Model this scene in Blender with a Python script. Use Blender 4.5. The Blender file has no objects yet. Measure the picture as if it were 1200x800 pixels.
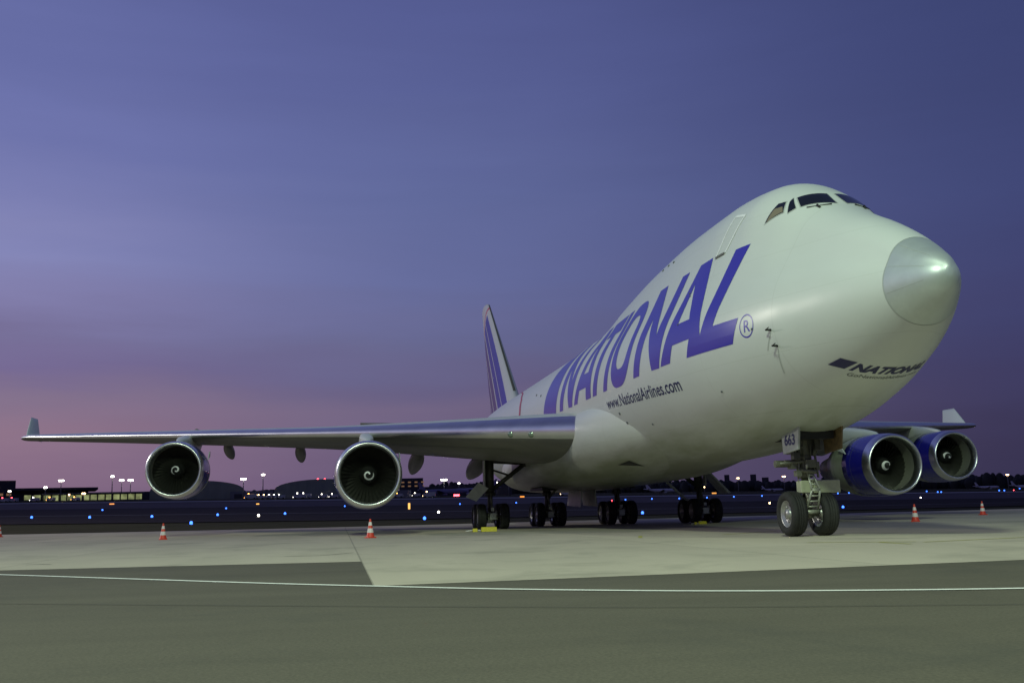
import bpy, bmesh, math, random
import numpy as np
from mathutils import Vector, Matrix
random.seed(7); rng = np.random.RandomState(3)
C = bpy.context.scene
COL = C.collection
R = math.radians
PI = math.pi

# ------------------------------------------------------------------ camera
CPOS = np.array([-19.335, 12.908, .952]); YAW, PIT, ROL, FPX = -.171574, .163239, -.025873, 1189.4
fw = np.array([math.cos(PIT)*math.cos(YAW), math.cos(PIT)*math.sin(YAW), math.sin(PIT)])
_a = np.cross(fw, [0, 0, 1]); _a /= np.linalg.norm(_a); _u = np.cross(_a, fw)
RT = _a*math.cos(ROL)+_u*math.sin(ROL); UP = -_a*math.sin(ROL)+_u*math.cos(ROL)
cd = bpy.data.cameras.new('camera'); cam = bpy.data.objects.new('camera', cd); COL.objects.link(cam)
cd.sensor_width = 36; cd.lens = 36*FPX/1200; cd.clip_end = 12000; cd.clip_start = .05
M = Matrix(((RT[0], UP[0], -fw[0], CPOS[0]), (RT[1], UP[1], -fw[1], CPOS[1]), (RT[2], UP[2], -fw[2], CPOS[2]), (0, 0, 0, 1)))
cam.matrix_world = M
C.camera = cam

# ------------------------------------------------------------------ world: dusk sky
def srgb(r, g, b):
    f = lambda c: (c/255/12.92 if c/255 <= .04045 else ((c/255+.055)/1.055)**2.4)
    return (f(r), f(g), f(b), 1)
W = bpy.data.worlds.new('World'); C.world = W; W.use_nodes = True
nt = W.node_tree; nt.nodes.clear()
def N(t, tree=None, **kw):
    n = (tree or nt).nodes.new(t)
    for k, v in kw.items(): setattr(n, k, v)
    return n
def L(a, b, tree=None): (tree or nt).links.new(a, b)
out = N('ShaderNodeOutputWorld'); bg = N('ShaderNodeBackground'); L(bg.outputs[0], out.inputs[0])
tc = N('ShaderNodeTexCoord')
sep = N('ShaderNodeSeparateXYZ'); L(tc.outputs['Generated'], sep.inputs[0])
# faint long clouds: noise stretched along the horizon shifts the height that is looked up
mp = N('ShaderNodeMapping'); mp.inputs['Scale'].default_value = (1.6, 1.6, 13); mp.inputs['Rotation'].default_value = (R(2.5), 0, 0); L(tc.outputs['Generated'], mp.inputs[0])
nz = N('ShaderNodeTexNoise'); nz.inputs['Scale'].default_value = 1.7; nz.inputs['Detail'].default_value = 5; nz.inputs['Roughness'].default_value = .5; L(mp.outputs[0], nz.inputs[0])
ns = N('ShaderNodeMath', operation='MULTIPLY_ADD'); L(nz.outputs[0], ns.inputs[0]); ns.inputs[1].default_value = .075; ns.inputs[2].default_value = -.0375
el = N('ShaderNodeMath', operation='ADD'); L(sep.outputs['Z'], el.inputs[0]); L(ns.outputs[0], el.inputs[1])
def dusk(r, g, b):
    return srgb(r, g, b)
def ramp(stops):
    r = N('ShaderNodeValToRGB'); L(el.outputs[0], r.inputs[0]); e = r.color_ramp.elements
    e[0].position = stops[0][0]; e[0].color = dusk(*stops[0][1]); e[1].position = stops[-1][0]; e[1].color = dusk(*stops[-1][1])
    for p, c in stops[1:-1]:
        q = e.new(p); q.color = dusk(*c)
    return r
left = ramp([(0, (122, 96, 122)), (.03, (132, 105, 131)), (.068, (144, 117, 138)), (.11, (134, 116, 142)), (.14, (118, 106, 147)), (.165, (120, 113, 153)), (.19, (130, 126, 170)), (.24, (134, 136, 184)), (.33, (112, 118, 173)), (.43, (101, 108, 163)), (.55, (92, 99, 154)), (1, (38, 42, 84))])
midr = ramp([(0, (92, 78, 112)), (.04, (104, 90, 120)), (.09, (114, 102, 132)), (.12, (104, 97, 132)), (.16, (104, 105, 144)), (.22, (102, 109, 156)), (.30, (98, 107, 156)), (.4, (90, 98, 151)), (.5, (82, 89, 143)), (1, (36, 41, 83))])
right = ramp([(0, (50, 47, 74)), (.05, (56, 52, 82)), (.10, (60, 58, 94)), (.17, (63, 65, 107)), (.26, (64, 71, 117)), (.42, (60, 68, 114)), (.6, (56, 64, 110)), (1, (32, 37, 76))])
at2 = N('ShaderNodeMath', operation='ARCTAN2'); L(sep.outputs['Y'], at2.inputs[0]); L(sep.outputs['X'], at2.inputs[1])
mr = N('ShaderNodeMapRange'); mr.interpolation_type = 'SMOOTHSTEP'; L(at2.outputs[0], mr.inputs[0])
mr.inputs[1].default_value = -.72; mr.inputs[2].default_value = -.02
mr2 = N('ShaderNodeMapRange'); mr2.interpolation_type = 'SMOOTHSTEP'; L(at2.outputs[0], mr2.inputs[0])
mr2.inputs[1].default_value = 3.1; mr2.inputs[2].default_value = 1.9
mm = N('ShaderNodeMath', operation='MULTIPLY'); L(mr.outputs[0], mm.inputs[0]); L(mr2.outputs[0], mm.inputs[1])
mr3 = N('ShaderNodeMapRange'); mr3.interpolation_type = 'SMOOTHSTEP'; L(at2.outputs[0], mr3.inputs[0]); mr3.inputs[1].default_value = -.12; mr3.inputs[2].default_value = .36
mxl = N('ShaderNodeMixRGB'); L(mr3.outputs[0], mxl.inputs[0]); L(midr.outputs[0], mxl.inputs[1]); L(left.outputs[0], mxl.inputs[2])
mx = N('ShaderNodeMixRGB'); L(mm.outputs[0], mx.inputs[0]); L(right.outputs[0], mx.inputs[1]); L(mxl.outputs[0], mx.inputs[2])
# faint wisps: stretched noise varies the sky brightness a little
mpw = N('ShaderNodeMapping'); mpw.inputs['Scale'].default_value = (1.8, 1.8, 12); mpw.inputs['Rotation'].default_value = (R(-3), R(2), 0); L(tc.outputs['Generated'], mpw.inputs[0])
nw = N('ShaderNodeTexNoise'); nw.inputs['Scale'].default_value = 1.3; nw.inputs['Detail'].default_value = 8; nw.inputs['Roughness'].default_value = .58; nw.inputs['Distortion'].default_value = .5; L(mpw.outputs[0], nw.inputs[0])
rw = N('ShaderNodeMapRange'); L(nw.outputs[0], rw.inputs[0]); rw.inputs[1].default_value = .3; rw.inputs[2].default_value = .7; rw.inputs[3].default_value = .965; rw.inputs[4].default_value = 1.035
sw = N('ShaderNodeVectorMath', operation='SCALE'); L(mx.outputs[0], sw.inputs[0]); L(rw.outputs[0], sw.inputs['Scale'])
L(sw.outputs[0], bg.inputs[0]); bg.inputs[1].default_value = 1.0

# apron floodlights on high masts behind the camera (the lamps that light the aircraft)
def flood(name, loc, aim, power, size, col):
    l = bpy.data.lights.new(name, 'AREA'); l.shape = 'DISK'; l.size = size; l.energy = power; l.color = col
    o = bpy.data.objects.new(name, l); COL.objects.link(o); o.location = loc
    o.rotation_euler = (Vector(aim)-Vector(loc)).to_track_quat('-Z', 'Y').to_euler()
FCOL = (.78, 1.0, .70)
flood('mast_floodlight', (-28, 23, 34), (6, 0, 1), 14000, 4, FCOL)
flood('mast_floodlight', (-40, -6, 38), (5, 0, 1), 7500, 4, FCOL)
flood('mast_floodlight', (70, 102, 38), (60, 38, 0), 30000, 4, (1, .97, .84))
vs = C.view_settings; vs.view_transform = 'Standard'; vs.look = 'None'; vs.exposure = 0; vs.gamma = 1; vs.use_curve_mapping = False
C.render.engine = 'CYCLES'
C.cycles.sample_clamp_indirect = 4

# ------------------------------------------------------------------ helpers
def tag(o, label=None, cat=None, group=None, kind=None):
    for k, v in (('label', label), ('category', cat), ('group', group), ('kind', kind)):
        if v: o[k] = v
    return o
def empty(name, loc=(0, 0, 0), rz=0):
    o = bpy.data.objects.new(name, None); o.empty_display_size = .2; o.location = loc; o.rotation_euler = (0, 0, rz); COL.objects.link(o); return o
class MB:
    def __init__(s): s.v = []; s.f = []; s.sm = []
    def add(s, vs_, fs, smooth=False):
        k = len(s.v); s.v += [tuple(map(float, p)) for p in vs_]; s.f += [tuple(i+k for i in f) for f in fs]; s.sm += [smooth]*len(fs); return s
    def box(s, c, d, M=None):
        vv = [Vector((x*d[0]/2, y*d[1]/2, z*d[2]/2)) for x in (-1, 1) for y in (-1, 1) for z in (-1, 1)]
        if M is not None: vv = [M @ p for p in vv]
        vv = [p+Vector(c) for p in vv]
        return s.add(vv, [(0, 1, 3, 2), (4, 6, 7, 5), (0, 4, 5, 1), (2, 3, 7, 6), (0, 2, 6, 4), (1, 5, 7, 3)])
    def tube(s, a, b, r0, r1=None, n=12, cap=True, smooth=True):
        a, b = Vector(a), Vector(b); r1 = r0 if r1 is None else r1; d = (b-a).normalized()
        u = d.orthogonal().normalized(); w = d.cross(u); P = []
        for p, r in ((a, r0), (b, r1)):
            for i in range(n):
                t = 2*PI*i/n; P.append(p+u*math.cos(t)*r+w*math.sin(t)*r)
        F = [(i, (i+1) % n, n+(i+1) % n, n+i) for i in range(n)]
        s.add(P, F, smooth)
        if cap: s.add(P[:n], [tuple(range(n))[::-1]]); s.add(P[n:], [tuple(range(n))])
        return s
    def lathe(s, prof, c, axis='x', n=40, smooth=True, a0=0, closed=True):
        c = Vector(c); P = []
        for (h, r) in prof:
            for i in range(n):
                t = a0+2*PI*i/n; q, w = r*math.cos(t), r*math.sin(t)
                P.append(c+Vector({'x': (h, q, w), 'y': (w, h, q), 'z': (q, w, h)}[axis]))
        F = []
        for k in range(len(prof)-1):
            for i in range(n):
                j = (i+1) % n; F.append((k*n+i, k*n+j, (k+1)*n+j, (k+1)*n+i))
        return s.add(P, F, smooth)
    def grid(s, G, smooth=True, closed=False):
        nu, nv = len(G), len(G[0]); P = [p for row in G for p in row]; F = []
        for i in range(nu-1):
            for j in range(nv if closed else nv-1):
                k = (j+1) % nv; F.append((i*nv+j, i*nv+k, (i+1)*nv+k, (i+1)*nv+j))
        return s.add(P, F, smooth)
    def prism(s, poly, a, b, axis='y'):
        # poly in the plane normal to axis, from a to b
        n = len(poly); mk = {'y': lambda p, h: (p[0], h, p[1]), 'x': lambda p, h: (h, p[0], p[1]), 'z': lambda p, h: (p[0], p[1], h)}[axis]
        P = [mk(p, a) for p in poly]+[mk(p, b) for p in poly]
        F = [tuple(range(n)), tuple(range(2*n-1, n-1, -1))]+[(i, (i+1) % n, n+(i+1) % n, n+i) for i in range(n)]
        return s.add(P, F)
    def build(s, name, mat, parent=None, bevel=0, fix=True):
        me = bpy.data.meshes.new(name); me.from_pydata(s.v, [], s.f); me.polygons.foreach_set('use_smooth', s.sm); 
        if fix:
            b = bmesh.new(); b.from_mesh(me); bmesh.ops.remove_doubles(b, verts=b.verts, dist=1e-5); bmesh.ops.recalc_face_normals(b, faces=b.faces); b.to_mesh(me); b.free()
        me.materials.append(mat)
        o = bpy.data.objects.new(name, me); COL.objects.link(o)
        if parent: o.parent = parent
        if bevel:
            m = o.modifiers.new('bevel', 'BEVEL'); m.width = bevel; m.segments = 2; m.limit_method = 'ANGLE'
        return o
def children(o): return [c for c in o.children]
def copy_tree(o, parent=None):
    kids = list(o.children); c = o.copy(); COL.objects.link(c)
    if parent: c.parent = parent
    for ch in kids: copy_tree(ch, c)
    return c

# ------------------------------------------------------------------ materials
def mat(name, col, rough=.5, metal=0, coat=0, spec=.5, emit=None, es=0, noise=0, nscale=3, bump=0, bscale=20, stretch=(1, 1, 1), rvar=0):
    m = bpy.data.materials.new(name); m.use_nodes = True; t = m.node_tree; b = t.nodes['Principled BSDF']
    b.inputs['Base Color'].default_value = (*col[:3], 1); b.inputs['Roughness'].default_value = rough; b.inputs['Metallic'].default_value = metal
    b.inputs['Coat Weight'].default_value = coat; b.inputs['Coat Roughness'].default_value = .12; b.inputs['Specular IOR Level'].default_value = spec
    if emit: b.inputs['Emission Color'].default_value = (*emit[:3], 1); b.inputs['Emission Strength'].default_value = es
    if noise or bump or rvar:
        c = N('ShaderNodeTexCoord', t); mpn = N('ShaderNodeMapping', t); mpn.inputs['Scale'].default_value = stretch; L(c.outputs['Object'], mpn.inputs[0], t)
    if noise:
        n = N('ShaderNodeTexNoise', t); n.inputs['Scale'].default_value = nscale; n.inputs['Detail'].default_value = 7; n.inputs['Roughness'].default_value = .6; L(mpn.outputs[0], n.inputs[0], t)
        r = N('ShaderNodeMapRange', t); L(n.outputs[0], r.inputs[0], t); r.inputs[1].default_value = .3; r.inputs[2].default_value = .7; r.inputs[3].default_value = 1-noise; r.inputs[4].default_value = 1+noise
        x = N('ShaderNodeVectorMath', t, operation='SCALE'); x.inputs[0].default_value = col[:3]; L(r.outputs[0], x.inputs['Scale'], t); L(x.outputs[0], b.inputs['Base Color'], t)
    if rvar:
        n = N('ShaderNodeTexNoise', t); n.inputs['Scale'].default_value = nscale*.7; n.inputs['Detail'].default_value = 5; L(mpn.outputs[0], n.inputs[0], t)
        r = N('ShaderNodeMapRange', t); L(n.outputs[0], r.inputs[0], t); r.inputs[3].default_value = rough-rvar; r.inputs[4].default_value = rough+rvar; L(r.outputs[0], b.inputs['Roughness'], t)
    if bump:
        n = N('ShaderNodeTexNoise', t); n.inputs['Scale'].default_value = bscale; n.inputs['Detail'].default_value = 4; L(mpn.outputs[0], n.inputs[0], t)
        bp = N('ShaderNodeBump', t); bp.inputs['Strength'].default_value = bump; bp.inputs['Distance'].default_value = .02; L(n.outputs[0], bp.inputs['Height'], t); L(bp.outputs[0], b.inputs['Normal'], t)
    return m
def glow(name, col, s):
    m = bpy.data.materials.new(name); m.use_nodes = True; t = m.node_tree; b = t.nodes['Principled BSDF']
    b.inputs['Base Color'].default_value = (.02, .02, .02, 1); b.inputs['Emission Color'].default_value = (*col, 1); b.inputs['Emission Strength'].default_value = s
    m.cycles.emission_sampling = 'NONE'
    return m

def skin_material(name, base, lines_x=(), dirt_shade=.9, rough=.34):
    """white aircraft paint: frame joints and lap joints as fine lines, streaky grime and painted shade on the lower side"""
    m = bpy.data.materials.new(name); m.use_nodes = True; t = m.node_tree; b = t.nodes['Principled BSDF']
    b.inputs['Coat Weight'].default_value = .3; b.inputs['Coat Roughness'].default_value = .30; b.inputs['Specular IOR Level'].default_value = .35; b.inputs['Roughness'].default_value = rough
    c = N('ShaderNodeTexCoord', t); sp = N('ShaderNodeSeparateXYZ', t); L(c.outputs['Object'], sp.inputs[0], t)
    def math_(op, a, bb=None, cc=None):
        n = N('ShaderNodeMath', t, operation=op)
        for i, v in enumerate((a, bb, cc)):
            if v is None: continue
            if isinstance(v, (int, float)): n.inputs[i].default_value = v
            else: L(v, n.inputs[i], t)
        return n.outputs[0]
    # frame joints every few metres along the body
    def lines(coord, period, width, off=0):
        a = math_('DIVIDE', math_('ADD', coord, off), period); fr = math_('FRACT', a); d = math_('ABSOLUTE', math_('SUBTRACT', fr, .5))
        return math_('LESS_THAN', d, width/period/2)
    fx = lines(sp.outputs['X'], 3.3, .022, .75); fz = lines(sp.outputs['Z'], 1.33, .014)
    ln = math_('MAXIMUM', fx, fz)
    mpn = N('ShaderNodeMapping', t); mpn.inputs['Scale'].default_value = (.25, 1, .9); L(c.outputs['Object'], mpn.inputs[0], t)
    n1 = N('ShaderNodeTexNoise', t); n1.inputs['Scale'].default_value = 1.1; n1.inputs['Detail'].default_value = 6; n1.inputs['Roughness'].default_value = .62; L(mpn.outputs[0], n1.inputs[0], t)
    # belly grime, deepened and greened: underside shade and ground bounce painted in
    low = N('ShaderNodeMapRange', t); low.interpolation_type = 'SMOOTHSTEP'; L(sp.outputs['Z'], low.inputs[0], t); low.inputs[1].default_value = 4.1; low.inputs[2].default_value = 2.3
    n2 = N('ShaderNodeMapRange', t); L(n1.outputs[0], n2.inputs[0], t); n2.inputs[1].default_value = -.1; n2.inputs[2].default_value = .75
    g = math_('MULTIPLY', math_('MULTIPLY_ADD', low.outputs[0], .95, .10), n2.outputs[0]); g = math_('MULTIPLY', g, dirt_shade*1.15)
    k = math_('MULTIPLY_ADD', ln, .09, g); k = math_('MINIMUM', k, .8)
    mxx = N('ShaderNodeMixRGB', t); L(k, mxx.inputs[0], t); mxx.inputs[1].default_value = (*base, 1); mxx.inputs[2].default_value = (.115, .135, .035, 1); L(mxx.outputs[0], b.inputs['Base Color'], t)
    rr = N('ShaderNodeMapRange', t); L(n1.outputs[0], rr.inputs[0], t); rr.inputs[3].default_value = rough-.08; rr.inputs[4].default_value = rough+.14; L(rr.outputs[0], b.inputs['Roughness'], t)
    # slight waviness of the panels
    n3 = N('ShaderNodeTexNoise', t); n3.inputs['Scale'].default_value = 1.1; n3.inputs['Detail'].default_value = 2; L(c.outputs['Object'], n3.inputs[0], t)
    hh = math_('MULTIPLY_ADD', ln, -.12, n3.outputs[0])
    bp = N('ShaderNodeBump', t); bp.inputs['Strength'].default_value = .22; bp.inputs['Distance'].default_value = .05; L(hh, bp.inputs['Height'], t); L(bp.outputs[0], b.inputs['Normal'], t)
    return m
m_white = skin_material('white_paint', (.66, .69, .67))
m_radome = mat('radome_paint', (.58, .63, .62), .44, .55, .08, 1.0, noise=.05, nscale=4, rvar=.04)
m_fair = skin_material('fairing_paint', (.64, .66, .63), dirt_shade=.8, rough=.38)
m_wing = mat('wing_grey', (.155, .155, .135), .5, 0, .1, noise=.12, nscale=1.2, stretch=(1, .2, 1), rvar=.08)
m_wtop = mat('wing_upper_lit', (.52, .54, .52), .42, 0, .2, noise=.08, nscale=1.2, stretch=(1, .2, 1))  # lighter than the underside grey; floodlight from above put into this colour
m_winglet = mat('winglet_paint', (.62, .68, .66), .4)
m_blue = mat('blue_paint', (.012, .012, .28), .25, 0, .6)
m_letter = mat('blue_lettering', (.035, .03, .40), .3, 0, .3)
m_navy = mat('navy_lettering', (.012, .012, .09), .4)
m_redl = mat('red_stripe', (.45, .05, .08), .4)
m_line = mat('white_outline', (.85, .87, .85), .4)
m_grey = mat('grey_marking', (.10, .11, .12), .5)
m_chrome = mat('polished_lip', (.88, .89, .87), .30, 1)
m_lead = mat('polished_leading_edge', (.80, .80, .80), .34, 1, noise=.07, nscale=2, stretch=(1, .3, 1), rvar=.05)
m_duct = mat('duct_grey', (.24, .24, .20), .4, .2)
m_fan = mat('fan_blade', (.085, .085, .075), .36, .7)
m_black = mat('matte_black', (.01, .01, .01), .6)
m_spiral = mat('spiral_white', (.85, .85, .85), .5)
m_core = mat('hot_metal', (.20, .18, .16), .45, .9)
m_glass = mat('cockpit_glass', (.012, .014, .018), .06, 0, .5)
m_beige = mat('pane_beige', (.20, .17, .12), .6)
m_frame = mat('window_frame', (.42, .44, .42), .45)
m_tyre = mat('tyre_rubber', (.020, .020, .018), .75, noise=.25, nscale=6, bump=.2)
m_rim = mat('wheel_rim', (.42, .42, .40), .38, .7, noise=.2, nscale=14)
m_gear = mat('gear_grey', (.15, .15, .11), .45, .2, noise=.25, nscale=9)
m_gear_dk = mat('gear_dark', (.07, .07, .06), .5, .3, noise=.3, nscale=8)
m_oleo = mat('oleo_chrome', (.7, .7, .68), .2, 1)
m_bay = mat('gear_bay_brown', (.16, .11, .05), .7, noise=.4, nscale=5)
m_box = mat('cream_box', (.42, .44, .30), .5, noise=.12, nscale=8)
m_door = mat('gear_door_paint', (.52, .54, .52), .45, noise=.12, nscale=3)
m_plate = mat('placard_door', (.34, .36, .34), .5, noise=.15, nscale=6)
m_glens = mat('lamp_lens', (.26, .33, .26), .1, .5, .5)

# ------------------------------------------------------------------ terrain
def tz(x, y):
    zf = .0186*(x+19.335)+.011*(y-12.908)-1.6
    return 0 if zf < -.5 else (zf+.5)**2/2 if zf < .5 else zf
AX = np.array([math.cos(YAW), math.sin(YAW)]); AY = np.array([-math.sin(YAW), math.cos(YAW)])  # camera azimuth, left
def st(s, t): return (CPOS[0]+AX[0]*s+AY[0]*t, CPOS[1]+AX[1]*s+AY[1]*t)
def ray(px, py):
    d = fw*FPX+RT*(px-600)+UP*(400-py); return d/(d[:2]@AX)
def Wp(px, py, s): return CPOS+ray(px, py)*s
def ground_at(px, py):
    lo, hi = 3., 4000.
    g = lambda s: (lambda p: p[2]-tz(p[0], p[1]))(Wp(px, py, s))
    s = 3.
    while s < 4000:
        if g(s) < 0: break
        s *= 1.02
    lo, hi = s/1.02, s
    for _ in range(30):
        m_ = (lo+hi)/2
        if g(m_) > 0: lo = m_
        else: hi = m_
    p = Wp(px, py, hi); return Vector((p[0], p[1], tz(p[0], p[1])))

# ground materials
def ground_mat(name, a, b, scale, grain, rough=.85, joints=None, stain=(.05, .05, .04), stain_amt=.25, streak=None, spec=.3):
    m = bpy.data.materials.new(name); m.use_nodes = True; t = m.node_tree; p = t.nodes['Principled BSDF']; p.inputs['Roughness'].default_value = rough; p.inputs['Specular IOR Level'].default_value = spec
    c = N('ShaderNodeTexCoord', t)
    n1 = N('ShaderNodeTexNoise', t); n1.inputs['Scale'].default_value = scale; n1.inputs['Detail'].default_value = 8; n1.inputs['Roughness'].default_value = .6
    mpn = N('ShaderNodeMapping', t); mpn.inputs['Scale'].default_value = streak or (1, 1, 1); mpn.inputs['Rotation'].default_value = (0, 0, R(-12)); L(c.outputs['Object'], mpn.inputs[0], t); L(mpn.outputs[0], n1.inputs[0], t)
    r1 = N('ShaderNodeMapRange', t); L(n1.outputs[0], r1.inputs[0], t); r1.inputs[1].default_value = .3; r1.inputs[2].default_value = .7
    m1 = N('ShaderNodeMixRGB', t); L(r1.outputs[0], m1.inputs[0], t); m1.inputs[1].default_value = (*a, 1); m1.inputs[2].default_value = (*b, 1)
    n2 = N('ShaderNodeTexNoise', t); n2.inputs['Scale'].default_value = 38; n2.inputs['Detail'].default_value = 3; n2.inputs['Roughness'].default_value = .8; L(c.outputs['Object'], n2.inputs[0], t)
    r2 = N('ShaderNodeMapRange', t); L(n2.outputs[0], r2.inputs[0], t); r2.inputs[1].default_value = .25; r2.inputs[2].default_value = .75; r2.inputs[3].default_value = 1-grain; r2.inputs[4].default_value = 1+grain
    sc = N('ShaderNodeVectorMath', t, operation='SCALE'); L(m1.outputs[0], sc.inputs[0], t); L(r2.outputs[0], sc.inputs['Scale'], t)
    n3 = N('ShaderNodeTexNoise', t); n3.inputs['Scale'].default_value = .35; n3.inputs['Detail'].default_value = 9; n3.inputs['Roughness'].default_value = .65; n3.inputs['Distortion'].default_value = .6; L(c.outputs['Object'], n3.inputs[0], t)
    r3 = N('ShaderNodeMapRange', t); L(n3.outputs[0], r3.inputs[0], t); r3.inputs[1].default_value = .52; r3.inputs[2].default_value = .72; r3.inputs[3].default_value = 0; r3.inputs[4].default_value = stain_amt
    m3 = N('ShaderNodeMixRGB', t); L(r3.outputs[0], m3.inputs[0], t); L(sc.outputs[0], m3.inputs[1], t); m3.inputs[2].default_value = (*stain, 1)
    last = m3.outputs[0]
    if joints:
        sp = N('ShaderNodeSeparateXYZ', t); L(c.outputs['Object'], sp.inputs[0], t); ds = []
        for ax, off in (('X', joints[1]), ('Y', joints[2])):
            q = N('ShaderNodeMath', t, operation='SUBTRACT'); L(sp.outputs[ax], q.inputs[0], t); q.inputs[1].default_value = off
            q2 = N('ShaderNodeMath', t, operation='DIVIDE'); L(q.outputs[0], q2.inputs[0], t); q2.inputs[1].default_value = joints[0]
            q3 = N('ShaderNodeMath', t, operation='FRACT'); L(q2.outputs[0], q3.inputs[0], t)
            q4 = N('ShaderNodeMath', t, operation='SUBTRACT'); L(q3.outputs[0], q4.inputs[0], t); q4.inputs[1].default_value = .5
            q5 = N('ShaderNodeMath', t, operation='ABSOLUTE'); L(q4.outputs[0], q5.inputs[0], t)
            q6 = N('ShaderNodeMath', t, operation='GREATER_THAN'); L(q5.outputs[0], q6.inputs[0], t); q6.inputs[1].default_value = .5-.02/joints[0]; ds.append(q6)
        q = N('ShaderNodeMath', t, operation='MAXIMUM'); L(ds[0].outputs[0], q.inputs[0], t); L(ds[1].outputs[0], q.inputs[1], t)
        q7 = N('ShaderNodeMath', t, operation='MULTIPLY'); L(q.outputs[0], q7.inputs[0], t); q7.inputs[1].default_value = .4
        m4 = N('ShaderNodeMixRGB', t); L(q7.outputs[0], m4.inputs[0], t); L(last, m4.inputs[1], t); m4.inputs[2].default_value = (.07, .07, .055, 1); last = m4.outputs[0]
        # slab to slab tone
        br = N('ShaderNodeVectorMath', t, operation='DIVIDE'); 
        of = N('ShaderNodeVectorMath', t, operation='SUBTRACT'); L(c.outputs['Object'], of.inputs[0], t); of.inputs[1].default_value = (joints[1], joints[2], 0)
        L(of.outputs[0], br.inputs[0], t); br.inputs[1].default_value = (joints[0], joints[0], 1000)
        fl = N('ShaderNodeVectorMath', t, operation='FLOOR'); L(br.outputs[0], fl.inputs[0], t)
        wn = N('ShaderNodeTexWhiteNoise', t); L(fl.outputs[0], wn.inputs['Vector'], t)
        rw = N('ShaderNodeMapRange', t); L(wn.outputs['Value'], rw.inputs[0], t); rw.inputs[3].default_value = .93; rw.inputs[4].default_value = 1.05
        s5 = N('ShaderNodeVectorMath', t, operation='SCALE'); L(last, s5.inputs[0], t); L(rw.outputs[0], s5.inputs['Scale'], t); last = s5.outputs[0]
    L(last, p.inputs['Base Color'], t)
    bp = N('ShaderNodeBump', t); bp.inputs['Strength'].default_value = .3; bp.inputs['Distance'].default_value = .006; L(n2.outputs[0], bp.inputs['Height'], t); L(bp.outputs[0], p.inputs['Normal'], t)
    return m
g_conc = ground_mat('apron_concrete', (.45, .40, .315), (.54, .475, .375), .18, .09, joints=(7.5, -5.5, 12.45), stain=(.16, .155, .12), stain_amt=.5, streak=(.5, 2.2, 1))
g_asph = ground_mat('asphalt', (.094, .084, .060), (.120, .107, .077), .25, .30, stain=(.045, .048, .042), stain_amt=.35, streak=(3, .35, 1))
g_grass = ground_mat('grass_ground', (.045, .045, .022), (.07, .065, .035), .05, .2, spec=.02)
g_taxi = ground_mat('taxiway_asphalt', (.022, .018, .018), (.030, .024, .023), .02, .1, spec=.06)
g_taxi2 = ground_mat('far_taxiway_asphalt', (.07, .06, .066), (.09, .078, .083), .01, .1, spec=.08)
g_far = ground_mat('far_apron_concrete', (.26, .25, .25), (.36, .34, .33), .01, .1, spec=.1)
g_white = mat('line_paint', (.85, .84, .78), .7, noise=.12, nscale=6, stretch=(1, 1, 1))
g_yell = mat('yellow_paint', (.45, .42, .10), .7, noise=.35, nscale=3)

def axis_pts(a, b, fine0, fine1, d, D):
    p = [a]; 
    while p[-1] < b:
        x = p[-1]; near = max(fine0-x, x-fine1, 0); p.append(x+min(D, d+near*.12))
    return p
xs_ = axis_pts(-250, 4200, 0, 160, 6, 300); ys_ = axis_pts(-2600, 1800, -120, 120, 8, 300)
g = MB(); g.grid([[(x, y, tz(x, y)-.06) for y in ys_] for x in xs_], smooth=True)
tag(g.build('ground', g_grass), kind='structure')
def band(name, s0, s1, t0, t1, m, dz, ns=10, ntt=40):
    b = MB(); G = []
    for i in range(ns+1):
        s = s0+(s1-s0)*i/ns; row = []
        for j in range(ntt+1):
            t = t0+(t1-t0)*j/ntt; x, y = st(s, t); row.append((x, y, tz(x, y)+dz))
        G.append(row)
    b.grid(G, smooth=True); return tag(b.build(name, m), kind='structure')
band('taxiway', 99, 214, -260, 260, g_taxi, .01, 14, 50)
band('far_taxiway', 214, 372, -420, 420, g_taxi2, .03, 14, 50)
band('far_taxiway_edge', 398, 470, -620, 620, g_far, .05, 8, 50)
band('taxiway_centre_line', 138, 139.3, -250, 250, mat('faded_line', (.20, .20, .22), .8), .04, 2, 50)
# apron (concrete) and the asphalt in front of it
def sheet(name, poly, m, z, cut=6):
    me = bpy.data.meshes.new(name); b = bmesh.new(); vv = [b.verts.new((x, y, 0)) for x, y in poly]; b.faces.new(vv)
    bmesh.ops.triangulate(b, faces=b.faces[:])
    for _ in range(cut):
        es = [e for e in b.edges if e.calc_length() > 9]
        if not es: break
        bmesh.ops.subdivide_edges(b, edges=es, cuts=1); bmesh.ops.triangulate(b, faces=b.faces[:])
    for v in b.verts: v.co.z = tz(v.co.x, v.co.y)+z
    bmesh.ops.recalc_face_normals(b, faces=b.faces[:])
    if b.faces and sum(f.normal.z for f in b.faces) < 0: bmesh.ops.reverse_faces(b, faces=b.faces[:])
    b.to_mesh(me); b.free(); me.materials.append(m); o = bpy.data.objects.new(name, me); COL.objects.link(o); return tag(o, kind='structure')
sheet('asphalt_road', [(-90, -140), (4, -140), (4, 75), (-90, 75)], g_asph, -.004, 5)
sheet('apron', [(-5.55, 12.45), (-5.2, 2.6), (-3.5, -60), (0, -150), (48, -150), (50, -34), (53, -4), (52, 15), (54, 36), (52, 75), (6, 75), (2.9, 19.6), (1.46, 12.45)], g_conc, .0)
lp = [(3.6, 21.6), (1.08, 19.03), (-.8, 17.2), (-2.6, 15.46), (-4.3, 13.8), (-5.7, 12.3), (-6.98, 10.84), (-8.17, 9.11), (-8.96, 7.48), (-9.52, 5.86), (-9.9, 4.0), (-10.15, 1.5), (-10.3, -3)]
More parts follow.
